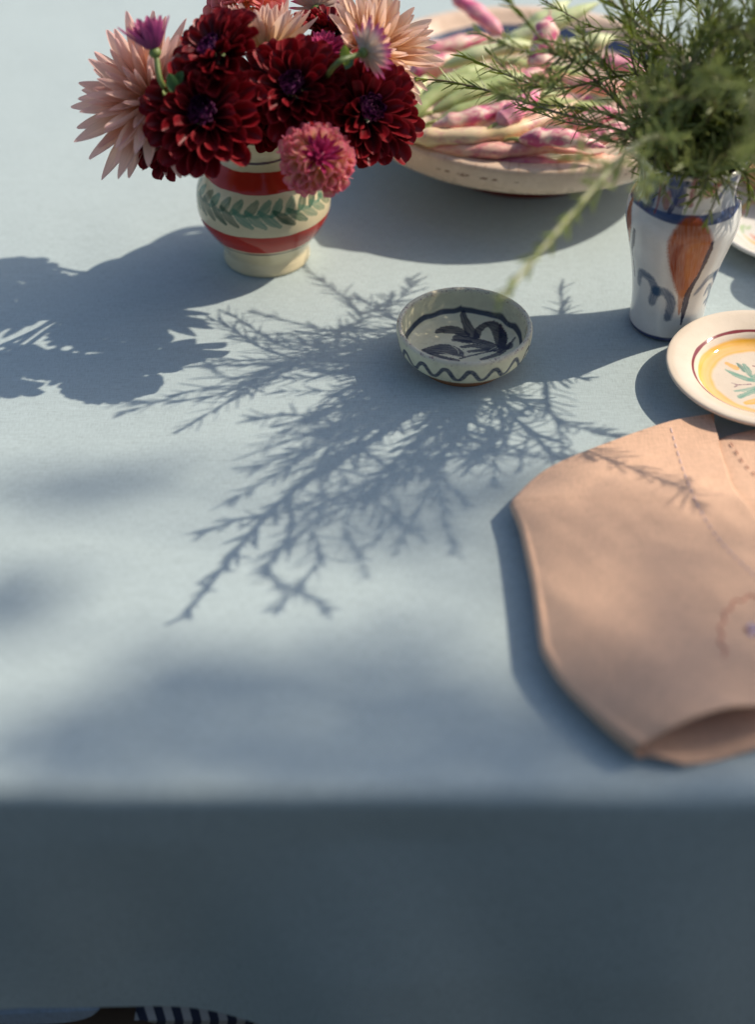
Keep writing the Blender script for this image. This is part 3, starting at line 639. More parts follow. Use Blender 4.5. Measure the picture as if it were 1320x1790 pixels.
PODS = [
 ([(728, 252, .080), (800, 262, .084), (870, 263, .088), (950, 257, .089), (1035, 270, .084)], B, 'long pink and orange pod lying along the near rim of the bowl', 'bean_orange', .0175, 6, GP),
 ([(698, 238, .083), (760, 240, .092), (850, 236, .097), (930, 216, .100), (1012, 176, .100)], B, 'long cream pod with few purple marks, running from near the dahlias', 'bean_cream', .0190, 6, GP),
 ([(752, 224, .094), (810, 210, .103), (870, 193, .107), (935, 172, .108)], B, 'plump pink mottled pod just below the green pods', 'bean_pink', .0200, 5, GP),
 ([(868, 218, .105), (900, 195, .112), (948, 156, .116)], B, 'short magenta pod with pointed tip in the middle of the heap', 'bean_hot', .0220, 3, GP),
 ([(905, 244, .098), (950, 240, .103), (1000, 243, .103), (1062, 258, .097)], B, 'pink pod with pale patches above the orange near-rim pod', 'bean_pink', .0185, 4, GP),
 ([(1000, 222, .098), (1040, 205, .105), (1088, 192, .106)], B, 'mauve pink pod next to the rosemary at mid heap', 'bean_pink', .0200, 3, GP),
 ([(1020, 248, .092), (1070, 232, .096), (1120, 222, .094)], B, 'dull pink pod half hidden under the rosemary near the rim', 'bean_pink', .0190, 4, GP),
 ([(944, 135, .105), (946, 95, .124), (956, 55, .140), (961, 28, .148)], B, 'pale pink pod standing upright with its tip up', 'bean_pink', .0250, 3, GP),
 ([(880, 62, .104), (845, 30, .116), (806, 0, .128), (790, -14, .132)], B, 'bright magenta pod leaning up over the far rim', 'bean_hot', .0200, 4, GP),
 ([(720, 96, .095), (770, 84, .102), (820, 72, .104), (862, 62, .102)], B, 'pale pink pod lying at the far edge next to the peach dahlia', 'bean_pink', .0190, 4, GP),
 ([(712, 130, .095), (755, 112, .102), (800, 95, .105)], B, 'pale rosy pod below the far pink pod, tip under the dahlia', 'bean_pink', .0185, 3, GP),
 ([(838, 282, .074), (900, 283, .076), (985, 282, .076)], B, 'deep red pod in the shade under the near pods', 'bean_hot', .0160, 4, GP),
 ([(985, 150, .100), (1040, 148, .106), (1092, 160, .102)], B, 'brownish pink pod behind the rosemary sprig', 'bean_orange', .0200, 4, GP),
 ([(900, 150, .106), (925, 135, .112), (952, 122, .112)], B, 'small rosy pod peeping out at the foot of the upright pod', 'bean_pink', .0180, 2, GP),
 ([(1040, 110, .096), (1085, 112, .100), (1130, 130, .095)], B, 'pink pod at the far side half hidden by rosemary needles', 'bean_hot', .0180, 3, GP),
 ([(965, 284, .074), (1030, 284, .075), (1080, 274, .077)], B, 'orange red pod tucked under the near rim by the vase', 'bean_orange', .0165, 4, GP),
 ([(712, 214, .090), (752, 172, .103), (820, 140, .112), (905, 122, .116)], G, 'thick green pod curving behind the other green pods', 'bean_green', .0165, 3, GG),
 ([(752, 198, .096), (815, 165, .108), (880, 142, .114), (935, 130, .114)], G, 'straight green pod in the middle of the green bunch', 'bean_green', .0165, 3, GG),
 ([(760, 214, .094), (830, 186, .106), (905, 168, .112), (985, 164, .110)], G, 'slim pale green pod next to the pink mottled ones', 'bean_green', .0145, 3, GG),
 ([(864, 86, .106), (930, 56, .122), (990, 30, .134), (1050, 3, .143)], G, 'thick pale green pod pointing up past the far rim', 'bean_pale', .0195, 3, GG),
 ([(905, 60, .108), (955, 28, .122), (998, 0, .130)], G, 'short pale green pod behind the thick pointing one', 'bean_pale', .0180, 3, GG),
 ([(980, 90, .102), (1030, 76, .112), (1078, 64, .114)], G, 'blunt pale green pod next to the upright pink pod', 'bean_pale', .0200, 3, GG),
 ([(770, 118, .100), (830, 96, .111), (890, 82, .116), (950, 78, .116)], G, 'pale green pod lying across the far half of the heap', 'bean_pale', .0175, 3, GG),
 ([(735, 170, .094), (790, 138, .106), (860, 112, .112)], G, 'dull green pod under the rosemary tip', 'bean_green', .0160, 3, GG),
 ([(690, 205, .086), (722, 168, .092), (748, 128, .094)], G, 'light green pod tucked in against the dark red dahlia', 'bean_pale', .0150, 3, GG),
]
for pts, nm, lb, mt, w, bpx, gr in PODS: pod(pts, nm, lb, M[mt], w, bpx, .82, gr)
# lower layers of the heap, seen only in the gaps
rr = random.Random(4)
for i in range(16):
    a0 = rr.uniform(0, 6.28); rad = rr.uniform(.02, .085); cx, cy = BX + rad * math.cos(a0), BY + rad * math.sin(a0); dr = rr.uniform(-.5, .5) + (math.pi if rr.random() < .5 else 0)
    L = rr.uniform(.10, .13); z = .060 + .012 * (1 - rad / .1) + rr.uniform(-.004, .004)
    pts3 = []
    for s_ in (-.5, -.15, .2, .5):
        x, y = cx + L * s_ * math.cos(dr), cy + L * s_ * math.sin(dr); q = math.hypot(x - BX, y - BY)
        pts3.append((x, y, max(z, .034 + max(0, q - .06) * .62 + .012)))
    d3 = []
    for p in pts3:                                   # back to the (px, py, z) form pod() takes
        dd = Vector(p) - Vector((0, 0, CAM_H)); dep = dd.y * _c - dd.z * _s
        d3.append((660 + F_PX * dd.x / dep, 895 - F_PX * (dd.y * _s + dd.z * _c) / dep, p[2]))
    pod(d3, B if i % 3 else G, 'pod buried in the lower layer of the heap, glimpsed in a gap', M[['bean_green', 'bean_pink', 'bean_orange'][i % 3]], .017, 4, .85, 'pods in the lower layer of the heap')

# ------------------------------------------------------------------ dahlias
def petal_mesh(name, width, shape, cup, curl, tipz=0., nu=7, nv=9, seed=0, roll=0.):
    rs = random.Random(seed)
    u = np.linspace(-1, 1, nu); v = 1 - (1 - np.linspace(0, 1, nv)) ** 1.55; U, V = np.meshgrid(u, v, indexing='ij')
    if shape == 'round': w = np.interp(V, [0, .15, .4, .65, .82, .92, .97, 1], [.35, .5, .82, 1, .98, .80, .58, .26])
    elif shape == 'point': w = np.interp(V, [0, .2, .45, .7, .88, 1], [.4, .75, 1, .88, .5, .04])
    else: w = np.interp(V, [0, .15, .4, .65, .82, .94, 1], [.45, .72, 1, .92, .66, .34, .08])
    X = V + 0 * U; Y = U * w * width / 2
    Z = cup * width * (np.abs(U) ** 1.7) * w * (1 - .25 * V) + curl * V ** 2 + tipz * V ** 6
    Y = Y * (1 - abs(roll) * .35)
    Y += .05 * width * np.sin(V * 3 + rs.random() * 6) * V; Z += .04 * width * np.sin(V * 5 + U * 2 + rs.random() * 6)
    return mesh_np(name, np.stack([X, Y, Z], -1).reshape(-1, 3), grid_quads(nu, nv), True, np.stack([U * .5 + .5, V], -1).reshape(-1, 2))
def variants(name, mat, **kw):
    out = []
    for i in range(4):
        k = dict(kw); k['curl'] = kw['curl'] + rnd.uniform(-.09, .09) * (1.6 if name == 'petal' and kw['shape'] == 'lance' else 1); k['cup'] = kw['cup'] * rnd.uniform(.8, 1.2)
        me = petal_mesh(name, seed=i * 7 + 1, **k); me.materials.append(mat); out.append(me)
    return out
PM = {
 'red': variants('petal', M['petal_red'], width=.45, shape='round', cup=.50, curl=.20, tipz=-.05),
 'redinner': variants('floret', M['petal_purple'], width=.62, shape='round', cup=.75, curl=.40),
 'peach': variants('petal', M['petal_peach'], width=.23, shape='lance', cup=.62, curl=.26),
 'pink': variants('petal', M['petal_pink'], width=.22, shape='lance', cup=.62, curl=.32),
 'pom': variants('petal', M['petal_pom'], width=.68, shape='round', cup=.75, curl=.22),
 'coral': variants('petal', M['petal_coral'], width=.62, shape='round', cup=.62, curl=.12),
 'straw': variants('petal', M['petal_straw'], width=.26, shape='point', cup=.30, curl=.22),
 'magenta': variants('petal', M['petal_magenta'], width=.36, shape='point', cup=.40, curl=.18),
 'violet': variants('petal', M['petal_violet'], width=.34, shape='lance', cup=.35, curl=.30),
}
def V3(x): return Vector(x)
def head_frame(n):
    n = n.normalized(); x = n.cross(Vector((0.2, .3, .93))).normalized(); y = n.cross(x)
    return Matrix((x, y, n)).transposed()
def flower(name, label, px, py, y, rpx, face, kind, count, el0, el1, len0, len1, dome, cat='dahlia', inner=None, n_inner=26, power=.5, stem_r=.0022, scale_w=1.0, ring=0.10, jitter=.06, stem_to=None, leafy=None, group='dahlias in the jug', in_len=1.0):
    c = at_y(px, py, y); rad = rpx * depth(c) / F_PX
    nrm = (C_R * face[0] + C_U * face[1] + C_T * face[2]).normalized(); Rm = head_frame(nrm)
    root = thing(name, label, cat, c, group); root.rotation_euler = Rm.to_euler()
    rs = random.Random(hash((px, py)) & 0xffff)
    GA = 2.399963
    def place(i, t):
        ph = i * GA + rs.uniform(-jitter, jitter) * 2; el = el0 + (el1 - el0) * t + rs.uniform(-jitter, jitter) * 1.4
        L = rad * (len0 + (len1 - len0) * t ** .8) * rs.uniform(1 - jitter * 1.6, 1 + jitter)
        dr = Vector((math.cos(ph), math.sin(ph), 0)); d = dr * math.cos(el) + Vector((0, 0, 1)) * math.sin(el)
        up = -dr * math.sin(el) + Vector((0, 0, 1)) * math.cos(el); side = up.cross(d)
        roll = rs.uniform(-.25, .25); up2 = up * math.cos(roll) + side * math.sin(roll); side2 = up2.cross(d)
        m = Matrix((d * L, side2 * L * scale_w, up2 * L)).transposed().to_4x4()
        m.translation = dr * rad * ring * (.08 + 1.2 * t) + Vector((0, 0, 1)) * rad * dome * (1 - t)
        return m
    t_in = .44
    for i in range(count):
        t = (i + .5) / count; t = (t_in ** 2 + (1 - t_in ** 2) * t) ** .5 if inner else t ** power
        o = bpy.data.objects.new('petal', PM[kind][rs.randrange(4)]); COL.objects.link(o); o.parent = root; o.matrix_local = place(i, t)
    if inner:
        mb = MB(); src = PM[inner]
        for i in range(n_inner):
            t = ((i + .5) / n_inner) ** power * t_in; me = src[i % 4]
            co = np.empty(len(me.vertices) * 3, np.float32); me.vertices.foreach_get('co', co); co = co.reshape(-1, 3)
            m = np.array(place(i, t)); mb.add(co @ m[:3, :3].T * in_len + m[:3, 3], grid_quads(7, 9), uv=np.stack([np.repeat(np.linspace(0, 1, 7), 9), np.tile(1 - (1 - np.linspace(0, 1, 9)) ** 1.55, 7)], -1))
        hz = rad * dome * .55 + rad * .02; th = np.linspace(0, 2 * np.pi, 16, endpoint=False); ph = np.linspace(-1.5, 1.5, 8); hr = rad * (.10 + .35 * ring)
        mb.add(np.stack([np.stack([hr * math.cos(q) * np.cos(th), hr * math.cos(q) * np.sin(th), 0 * th + hz + rad * (.08 + .2 * dome) * math.sin(q)], -1) for q in ph], 1).reshape(-1, 3), grid_quads(16, 8, True))
        obj('flower_centre', mb.mesh('flower_centre'), src[0].materials[0], root, kind='stuff')
    # green calyx behind, and the stem down into the jug
    cb = MB(); th = np.linspace(0, 2 * np.pi, 14, endpoint=False); pr = [(.0005, -.30), (.13, -.27), (.2, -.16), (.16, -.04), (.02, .04)]
    cb.add(np.stack([np.stack([q * rad * np.cos(th), q * rad * np.sin(th), 0 * th + z_ * rad], -1) for q, z_ in pr], 1).reshape(-1, 3), grid_quads(14, 5, True)); obj('calyx', cb.mesh('calyx'), M['stem'], root)
    inv = (Matrix.Translation(c) @ Rm.to_4x4()).inverted()
    st = stem_to or (VX + rs.uniform(-.016, .016), VY + rs.uniform(-.014, .014), .118)
    b0 = c - nrm * rad * .22; b1 = c - nrm * (rad * .22 + .025)
    mid = (b1 + Vector(st)) * .5 + Vector((0, 0, .01))
    bot = Vector((VX + (st[0] - VX) * -.8, VY + (st[1] - VY) * -.8, .03))
    sb = MB(); C = catmull([b0, b1, mid, Vector(st), bot], 24); C = np.array([inv @ Vector(p) for p in C]); sb.add(*tube(C, stem_r, 7)); obj('stem', sb.mesh('stem'), M['stem'], root)
    if leafy:
        for (lx, ly, lyw, sz, dx, dy, mt) in leafy:
            lc = at_y(lx, ly, lyw); d = (C_R * dx + C_U * dy + C_T * .3).normalized(); L = sz * depth(lc) / F_PX
            up = (C_T - d * C_T.dot(d)).normalized(); m = Matrix((d * L, up.cross(d) * L, up * L)).transposed().to_4x4(); m.translation = lc - d * L * .5
            me = petal_mesh('leaf', .55, 'point', .18, .15, seed=int(lx)); me.materials.append(M[mt]); o = obj('leaf', me, None, root); o.matrix_local = inv @ m
    return root
D = 'dahlia'
RK = dict(kind='red', inner='redinner', n_inner=84, count=58, el0=1.45, el1=-.15, len0=.16, len1=.96, dome=.26, ring=.27, in_len=.52)
flower(D, 'dark red dahlia facing front with green-eyed purple centre, lowest big one above the jug rim', 358, 205, 1.030, 92, (-.04, .05, 1), **RK)
flower(D, 'dark red dahlia tilted up with its purple centre beside the small pink bud', 380, 98, 1.06, 76, (-.45, .42, .75), **RK)
flower(D, 'dark red dahlia facing front in the middle of the bouquet above the pink pompom', 514, 158, 1.055, 80, (-.08, .16, 1), **RK)
flower(D, 'dark red dahlia turned towards the bean bowl with yellow-eyed purple centre', 638, 196, 1.06, 84, (.36, -.02, .9), **RK)
flower(D, 'small dark red dahlia in shade tucked under the salmon cactus dahlia', 296, 242, 1.05, 60, (-.55, -.12, .8), **dict(RK, count=56))
flower(D, 'dark red dahlia high at the back between the two strawflowers', 580, 58, 1.15, 56, (.25, .75, .5), **dict(RK, count=56))
flower(D, 'large salmon pink spiky cactus dahlia spreading over the cloth beside the jug', 268, 176, 1.075, 142, (-.45, .12, .85), 'pink', 92, 1.15, -.30, .34, 1.0, .10, ring=.10, jitter=.10, leafy=[(303, 148, 1.03, 42, -.3, .8, 'leaf'), (297, 160, 1.032, 36, -.6, -.5, 'lime'), (312, 138, 1.035, 34, .6, .6, 'leaf')])
flower(D, 'peach cactus dahlia seen from the side fanning upwards at the top of the bouquet', 468, 92, 1.12, 92, (-.02, .95, .22), 'peach', 70, 1.45, .42, .62, 1.0, .0, ring=.12, jitter=.08)
flower(D, 'peach cactus dahlia with yellow heart reaching over the rim of the bean bowl', 655, 92, 1.125, 112, (.5, .32, .78), 'peach', 88, 1.2, .05, .4, 1.0, .05, ring=.10, jitter=.09)
flower(D, 'pink and yellow pompom dahlia hanging low in front of the jug', 554, 279, 1.005, 60, (.28, .12, .95), 'pom', 74, 1.2, -.75, .42, .66, .46, inner='magenta', n_inner=26, ring=.40, jitter=.05)
flower(D, 'coral pompom dahlia at the top behind the peach fan', 430, 14, 1.18, 70, (.05, .55, .8), 'coral', 84, 1.2, -.75, .42, .66, .46, inner='coral', n_inner=26, ring=.40, jitter=.05)
flower('strawflower', 'white strawflower with pink tips seen from behind at the top of the bouquet', 553, 12, 1.17, 50, (.05, .85, -.45), 'straw', 60, 1.2, .05, .5, 1.0, 0, 'strawflower', ring=.14, jitter=.06, group='strawflowers in the jug', leafy=[(557, 33, 1.15, 24, .1, -1, 'lime')])
flower('strawflower', 'white strawflower with magenta tips turned away beside the lime green sepal', 640, 90, 1.05, 50, (.62, .38, -.35), 'straw', 60, 1.2, .05, .5, 1.0, 0, 'strawflower', ring=.14, jitter=.06, group='strawflowers in the jug', leafy=[(604, 96, 1.045, 34, -.1, 1, 'lime'), (610, 112, 1.047, 30, -.4, -1, 'leaf')], stem_to=(-.06, 1.125, .128))
flower(D, 'magenta dahlia between the central red dahlia and the peach one', 570, 94, 1.095, 46, (.1, .75, .65), 'magenta', 56, 1.4, .1, .4, 1.0, .1, inner='magenta', n_inner=12, ring=.1)
flower(D, 'half open violet bud with pink spikes poking out above the salmon dahlia', 268, 84, 1.045, 58, (-.25, .9, .3), 'violet', 30, 1.5, .75, .55, 1.0, 0, inner='violet', n_inner=14, ring=.16, jitter=.10)
flower(D, 'dull red dahlia facing away behind the tilted red one', 470, 150, 1.145, 62, (0, .6, -.6), **dict(RK, count=50))
flower(D, 'dark red dahlia in deep shade in the gap between the two big front ones', 588, 140, 1.11, 60, (.2, .1, .9), **dict(RK, count=50))
flower(D, 'shaded dark red dahlia low behind the pompom just over the jug mouth', 455, 196, 1.11, 58, (0, -.1, 1), **dict(RK, count=50))

# ------------------------------------------------------------------ rosemary
def sprig(pts, label, seed, n_len=.019, wide=.0019, young=False, shoots=3, dens=.0042, group='rosemary sprigs in the vase', start=.0, bare=.30, tr=.0014):
    rs = random.Random(seed); base = np.array((RX, RY, 0.16))
    root = thing('rosemary_sprig', label, 'rosemary sprig', base, group)
    C = resample(pts, .004); n = len(C)
    sm = MB(); sm.add(*tube(C, np.linspace(tr * 1.3, tr * .5, n), 6)); nb = MB()
    def needles(C, s0, L0):
        T, Nn, Bn = frames(C); n = len(C); s = 0.; step = dens; ph = rs.uniform(0, 6)
        seg = np.linalg.norm(np.diff(C, axis=0), axis=1); cum = np.r_[0, np.cumsum(seg)]; total = cum[-1]
        s = s0 * total
        while s < total:
            i = min(n - 1, int(np.searchsorted(cum, s))); fr = s / total; ph += 1.57 + rs.uniform(-.3, .3)
            for k in (0, 1):
                if rs.random() < .12: continue
                a = ph + k * math.pi + rs.uniform(-.3, .3)
                rad = Nn[i] * math.cos(a) + Bn[i] * math.sin(a); sp = rs.uniform(.55, 1.1) * (1 - .45 * fr ** 3)
                d = T[i] * math.cos(sp) + rad * math.sin(sp); L = L0 * rs.uniform(.6, 1.15) * (1 - .45 * max(0, fr - .75) / .25)
                side = np.cross(d, rad); side /= np.linalg.norm(side) + 1e-9; up = np.cross(side, d)
                cv = rs.uniform(-.22, .25); w = wide * rs.uniform(.75, 1.1) / 2
                tt = np.array([0, .12, .5, .85, 1]); ww = np.array([.35, 1, 1, .75, .05]) * w
                ctr = C[i] + np.outer(tt * L, d) + np.outer(cv * L * tt ** 2, up)
                l_, m_, r_ = ctr - np.outer(ww, side) - np.outer(ww * .5, up), ctr, ctr + np.outer(ww, side) - np.outer(ww * .5, up)
                nb.add(np.stack([l_, m_, r_], 0).reshape(-1, 3), grid_quads(3, 5), uv=np.stack([np.repeat([0, .5, 1], 5), np.tile(tt, 3)], -1))
            s += step * rs.uniform(.8, 1.2)
    needles(C, bare, n_len)
    T, Nn, Bn = frames(C)
    for j in range(shoots):
        i = int(n * rs.uniform(.35, .85)); a = rs.uniform(0, 6.28); rad = Nn[i] * math.cos(a) + Bn[i] * math.sin(a)
        L = rs.uniform(.03, .085); d = T[i] * .65 + rad * .75
        SC = resample([C[i], C[i] + d * L * .5, C[i] + d * L * .8 + T[i] * L * .35 + np.array([0, 0, .006])], .004)
        sm.add(*tube(SC, np.linspace(tr * .7, tr * .35, len(SC)), 5)); needles(SC, .05, n_len * .85)
    obj('stem', sm.mesh('stem', base), M['twig_young' if young else 'twig'], root)
    obj('needles', nb.mesh('needles', base), M['needle_young' if young else 'needle'], root, kind='stuff')
    return root
def vmouth(rs): a_ = rs.uniform(0, 6.28); q = rs.uniform(.0, .026); return (RX + q * math.cos(a_), RY + q * math.sin(a_))
def stemline(tip, rs, sag=0., arch=.03):
    mx, my = vmouth(rs); m = np.array((mx, my, .150)); tip = np.array(tip, float)
    b = np.array((RX - (mx - RX) * .6, RY - (my - RY) * .6, .03)); d = tip - m; hd = np.array((d[0], d[1], 0))
    k = .16 * np.linalg.norm(d); wv = lambda: np.array([rs.uniform(-k, k), rs.uniform(-k, k), rs.uniform(-k, k) * .4])
    p1 = m + d * .33 + np.array([0, 0, arch]) + wv(); p2 = m + d * .68 + np.array([0, 0, arch * .8]) + wv()
    return [b, m, p1, p2, tip]
def sh(px, py, z): p = at_z(px, py, 0); k = z / math.tan(SUN_EL); return (p.x + k * math.cos(SUN_AZ), p.y + k * math.sin(SUN_AZ), z)
rs = random.Random(21)
sprig(stemline(sh(318, 1080, .212), rs, arch=.062), 'pale young rosemary sprig drooping towards the small bowl', 1, .022, .0034, True, 3, .0080, tr=.0028)
sprig(stemline(at_y(684, 150, 1.10), rs, arch=.030), 'rosemary sprig reaching farthest over the bean pods to the dahlias', 2, .024, .0017, False, 2, .0046, bare=.35)
sprig(stemline(at_y(815, 100, 1.12), rs, arch=.028), 'rosemary sprig above the upright pink pod, second longest over the beans', 3, .024, .0017, False, 2, .0046)
sprig(stemline(at_y(925, 180, 1.07), rs, arch=.012), 'short rosemary sprig lying low over the pink pods by the vase', 4, .022, .0018, False, 1, .0046)
sprig(stemline(at_y(1150, -30, 1.16), rs, arch=.01), 'thin upright rosemary sprig rising behind the vase against the bare cloth', 5, .024, .0017, False, 2, .0055)
sprig(stemline(at_y(1065, -20, 1.10), rs, arch=.012), 'upright rosemary sprig at the edge of the bean bowl far rim', 6, .023, .0018, False, 2, .0046)
# sprigs whose shadows reach across the cloth
TIPS = [sh(205, 705, .30), sh(335, 640, .29), sh(350, 628, .34), sh(440, 545, .29), sh(522, 462, .31), sh(570, 1060, .33), sh(470, 900, .30), sh(395, 880, .31), sh(640, 1000, .35), sh(795, 965, .36), sh(700, 830, .38), sh(560, 720, .33),
        sh(620, 620, .33), sh(1090, 765, .30), sh(960, 800, .33), sh(985, 500, .22), sh(820, 880, .36), sh(1150, 890, .33), sh(560, 900, .34), sh(680, 700, .30), sh(500, 820, .36), sh(880, 760, .26), sh(450, 790, .33), sh(740, 940, .33),
        (.235, 1.02, .26), (.29, 1.06, .27), (.27, 1.00, .24), (.21, 1.05, .25), (.30, 1.0, .25), (.225, .985, .235), (.265, 1.09, .28), (.32, 1.05, .26), (.19, 1.0, .235), (.25, .97, .25), (.285, .965, .24), (.205, .97, .26),
        (.218, .965, .168), (.250, .952, .150), (.285, .968, .158), (.196, .985, .175), (.232, .950, .165), (.302, .985, .170), (.268, .945, .178), (.19, 1.01, .185), (.205, .955, .19), (.24, .94, .185)]
for i, tp in enumerate(TIPS):
    lb, gr = (('tall dark green rosemary sprig rising from the dense bunch in the white vase', 'tall rosemary sprigs in the vase') if tp[2] > .285 else
              ('mid height rosemary sprig inside the dense bunch over the white vase', 'mid height rosemary sprigs in the vase') if tp[2] > .2 else
              ('short rosemary sprig hanging over the blue rim of the white vase', 'rosemary sprigs hanging over the vase rim'))
    sprig(stemline(tp, rs, arch=rs.uniform(.005, .035) if tp[2] > .2 else rs.uniform(.012, .026)), lb, 40 + i, rs.uniform(.021, .028), rs.uniform(.0019, .0025), False, rs.choice([3, 4, 4, 5]), rs.uniform(.0052, .0068), bare=.24, group=gr)

# ------------------------------------------------------------------ napkin
nap = thing('napkin', 'apricot linen napkin folded over, with pink stitching and red embroidery', 'napkin', at_z(1150, 1020, 0))
def napkin():
    H = .024
    sil = [(1246, 732, .003, .010), (1170, 746, .003, .010), (1080, 776, .004, .012), (960, 826, .006, .016), (900, 876, .010, .022), (896, 888, .012, .023), (902, 902, .013, .024), (912, 930, .014, .026), (932, 1020, .016, .030), (942, 1090, .016, .031), (948, 1132, .016, .031), (958, 1154, .016, .031), (985, 1195, .016, .031), (1050, 1260, .016, .030), (1113, 1316, .013, .027)]
    rgt = [(1250, 742), (1256, 770), (1262, 800), (1278, 850), (1300, 880), (1320, 905), (1335, 930), (1390, 985), (1440, 1030), (1455, 1050), (1465, 1070), (1470, 1090), (1480, 1140), (1490, 1170), (1500, 1200)]
    na, nb_ = 110, 90
    Sw = np.array([np.array(at_z(x, y, z)) for x, y, z, h in sil]); hh = np.array([[h] for *_, h in sil])
    Rw = np.array([np.array(at_z(x, y, s[3])) for (x, y), s in zip(rgt, sil)])
    A = catmull(np.hstack([Sw, hh, Rw]), na); Sx, h, Rx = A[:, :2], A[:, 3], A[:, 4:6]
    nbot = 60
    rows = []
    for i in range(na):
        s, r_, hi = Sx[i], Rx[i], h[i]; L = np.linalg.norm(r_ - s); d = (r_ - s) / L; ra = hi / 2 - .001
        # near mouth of the fold: upper layer lifts and curls back
        fa = i / (na - 1); lift = max(0., (fa - .86) / .14)
        line = []
        zc = hi * .50; ra = .0042 + .0028 * lift
        for b in np.linspace(1, 0, nbot):
            q = ra + (L - ra) * b; line.append((s[0] + d[0] * q, s[1] + d[1] * q, .0022 + max(0., zc - ra - .0022) * math.exp(-((q - ra) / .028) ** 2)))
        for ph in np.linspace(-math.pi / 2, math.pi / 2, 16)[1:-1]:
            line.append((s[0] + d[0] * ra * (1 - math.cos(ph)), s[1] + d[1] * ra * (1 - math.cos(ph)), max(.0012 + ra, zc) + ra * math.sin(ph)))
        for b in np.linspace(0, 1, nb_):
            q = ra + (L - ra) * b; x, y = s[0] + d[0] * q, s[1] + d[1] * q
            e = np.clip((q - ra) / .06, 0, 1); z0 = max(.0012 + ra, zc) + ra; z = z0 + (hi * 1.1 - z0) * (1 - (1 - e) ** 2.2) - .004 * np.clip((q - .12) / .1, 0, 1)
            z += .0016 * math.exp(-((q - .10 - .05 * fa) / .006) ** 2) * max(0, 1 - fa * 2.2) - .0014 * math.exp(-((q - .06 + .03 * fa) / .008) ** 2) * max(0, 1 - fa * 1.8)
            z += .0035 * (vnoise(np.array([x * 14 + 3]), np.array([y * 14]), 21)[0] - .5) * min(1, q / .03) + .0012 * (vnoise(np.array([x * 45]), np.array([y * 38]), 22)[0] - .5) + .0012 * (vnoise(np.array([(x + y * .6) * 70]), np.array([(y - x) * 16]), 23)[0] - .5) * (1 - .5 * fa)
            # the mouth's lip sways
            z += lift ** 2 * (.006 * math.exp(-((q - .055) / .035) ** 2) + .003 * math.sin(q * 45)) * np.clip(q / .02, 0, 1)
            line.append((x, y, z))
        rows.append(line)
    V_ = np.array(rows)
    # near edge of the lower layer comes forward past the lip
    fa = np.linspace(0, 1, na); k = np.clip((fa - .80) / .2, 0, 1) ** 2
    nl = nbot
    for j in range(nl):
        b = 1 - j / (nl - 1)
        V_[:, j, 1] -= k * .012 * min(1, b * 6); V_[:, j, 2] += k * .0016 * math.sin(b * 14) + k * .001
    return V_
NV = napkin(); na, nc = NV.shape[:2]
npl = np.array(nap.location)
me = mesh_np('folded_sheet', NV.reshape(-1, 3) - npl, grid_quads(na, nc), True)
o = obj('folded_sheet', me, M['napkin'], nap)
so = o.modifiers.new('thickness', 'SOLIDIFY'); so.thickness = .0010; so.offset = 1.0
TT = NV[:, -90:]; BB = NV[:, :60][:, ::-1]; ji = np.linspace(0, 59, 90); j0 = np.floor(ji).astype(int); j1 = np.minimum(j0 + 1, 59); fj = (ji - j0)[None, :, None]
BB = BB[:, j0] * (1 - fj) + BB[:, j1] * fj; IN = (.5 * TT + .5 * BB)[30:-7, 7:]; IN[..., 2] = np.minimum(IN[..., 2], TT[30:-7, 7:, 2] - .003)
o = obj('added_inner_layer', mesh_np('added_inner_layer', IN.reshape(-1, 3) - npl, grid_quads(IN.shape[0], IN.shape[1]), True), M['napkin'], nap)  # ply added inside the fold to keep sky light out of its mouth
# the under layer that shows past the pleat
def flap():
    cr = [(1228, 775, .004), (1262, 757, .0075), (1300, 745, .009), (1420, 722, .010)]; nr = [(1262, 900, .018), (1330, 960, .0215), (1400, 1000, .022), (1500, 1080, .022)]
    a = catmull([np.array(at_z(*p)) for p in cr], 50); b = catmull([np.array(at_z(*p)) for p in nr], 50); t = np.linspace(0, 1, 60)[:, None, None]
    v = a[None] * (1 - t) + b[None] * t
    v[..., 2] += .003 * np.sin(t[..., 0] * 3.14) + .002 * (vnoise(v[..., 0] * 30, v[..., 1] * 12, 25) - .5) - .006 * np.clip(1 - t[..., 0] / .08, 0, 1) ** 2
    return v
FV = flap()
o = obj('under_layer', mesh_np('under_layer', FV.reshape(-1, 3) - npl, grid_quads(60, 50), True), M['napkin'], nap)
so = o.modifiers.new('thickness', 'SOLIDIFY'); so.thickness = .0014; so.offset = -1.0
bv1 = BVHTree.FromPolygons([tuple(p) for p in NV.reshape(-1, 3)], grid_quads(na, nc).tolist()); bv2 = BVHTree.FromPolygons([tuple(p) for p in FV.reshape(-1, 3)], grid_quads(60, 50).tolist())
def on_napkin(px, py):
    o_ = Vector((0, 0, CAM_H)); d = _ray(px, py).normalized(); best = None
    for b in (bv1, bv2):
        h = b.ray_cast(o_, d)
        if h[0] is not None and (best is None or h[3] < best[1]): best = (h[0], h[3])
    return None if best is None else np.array(best[0])
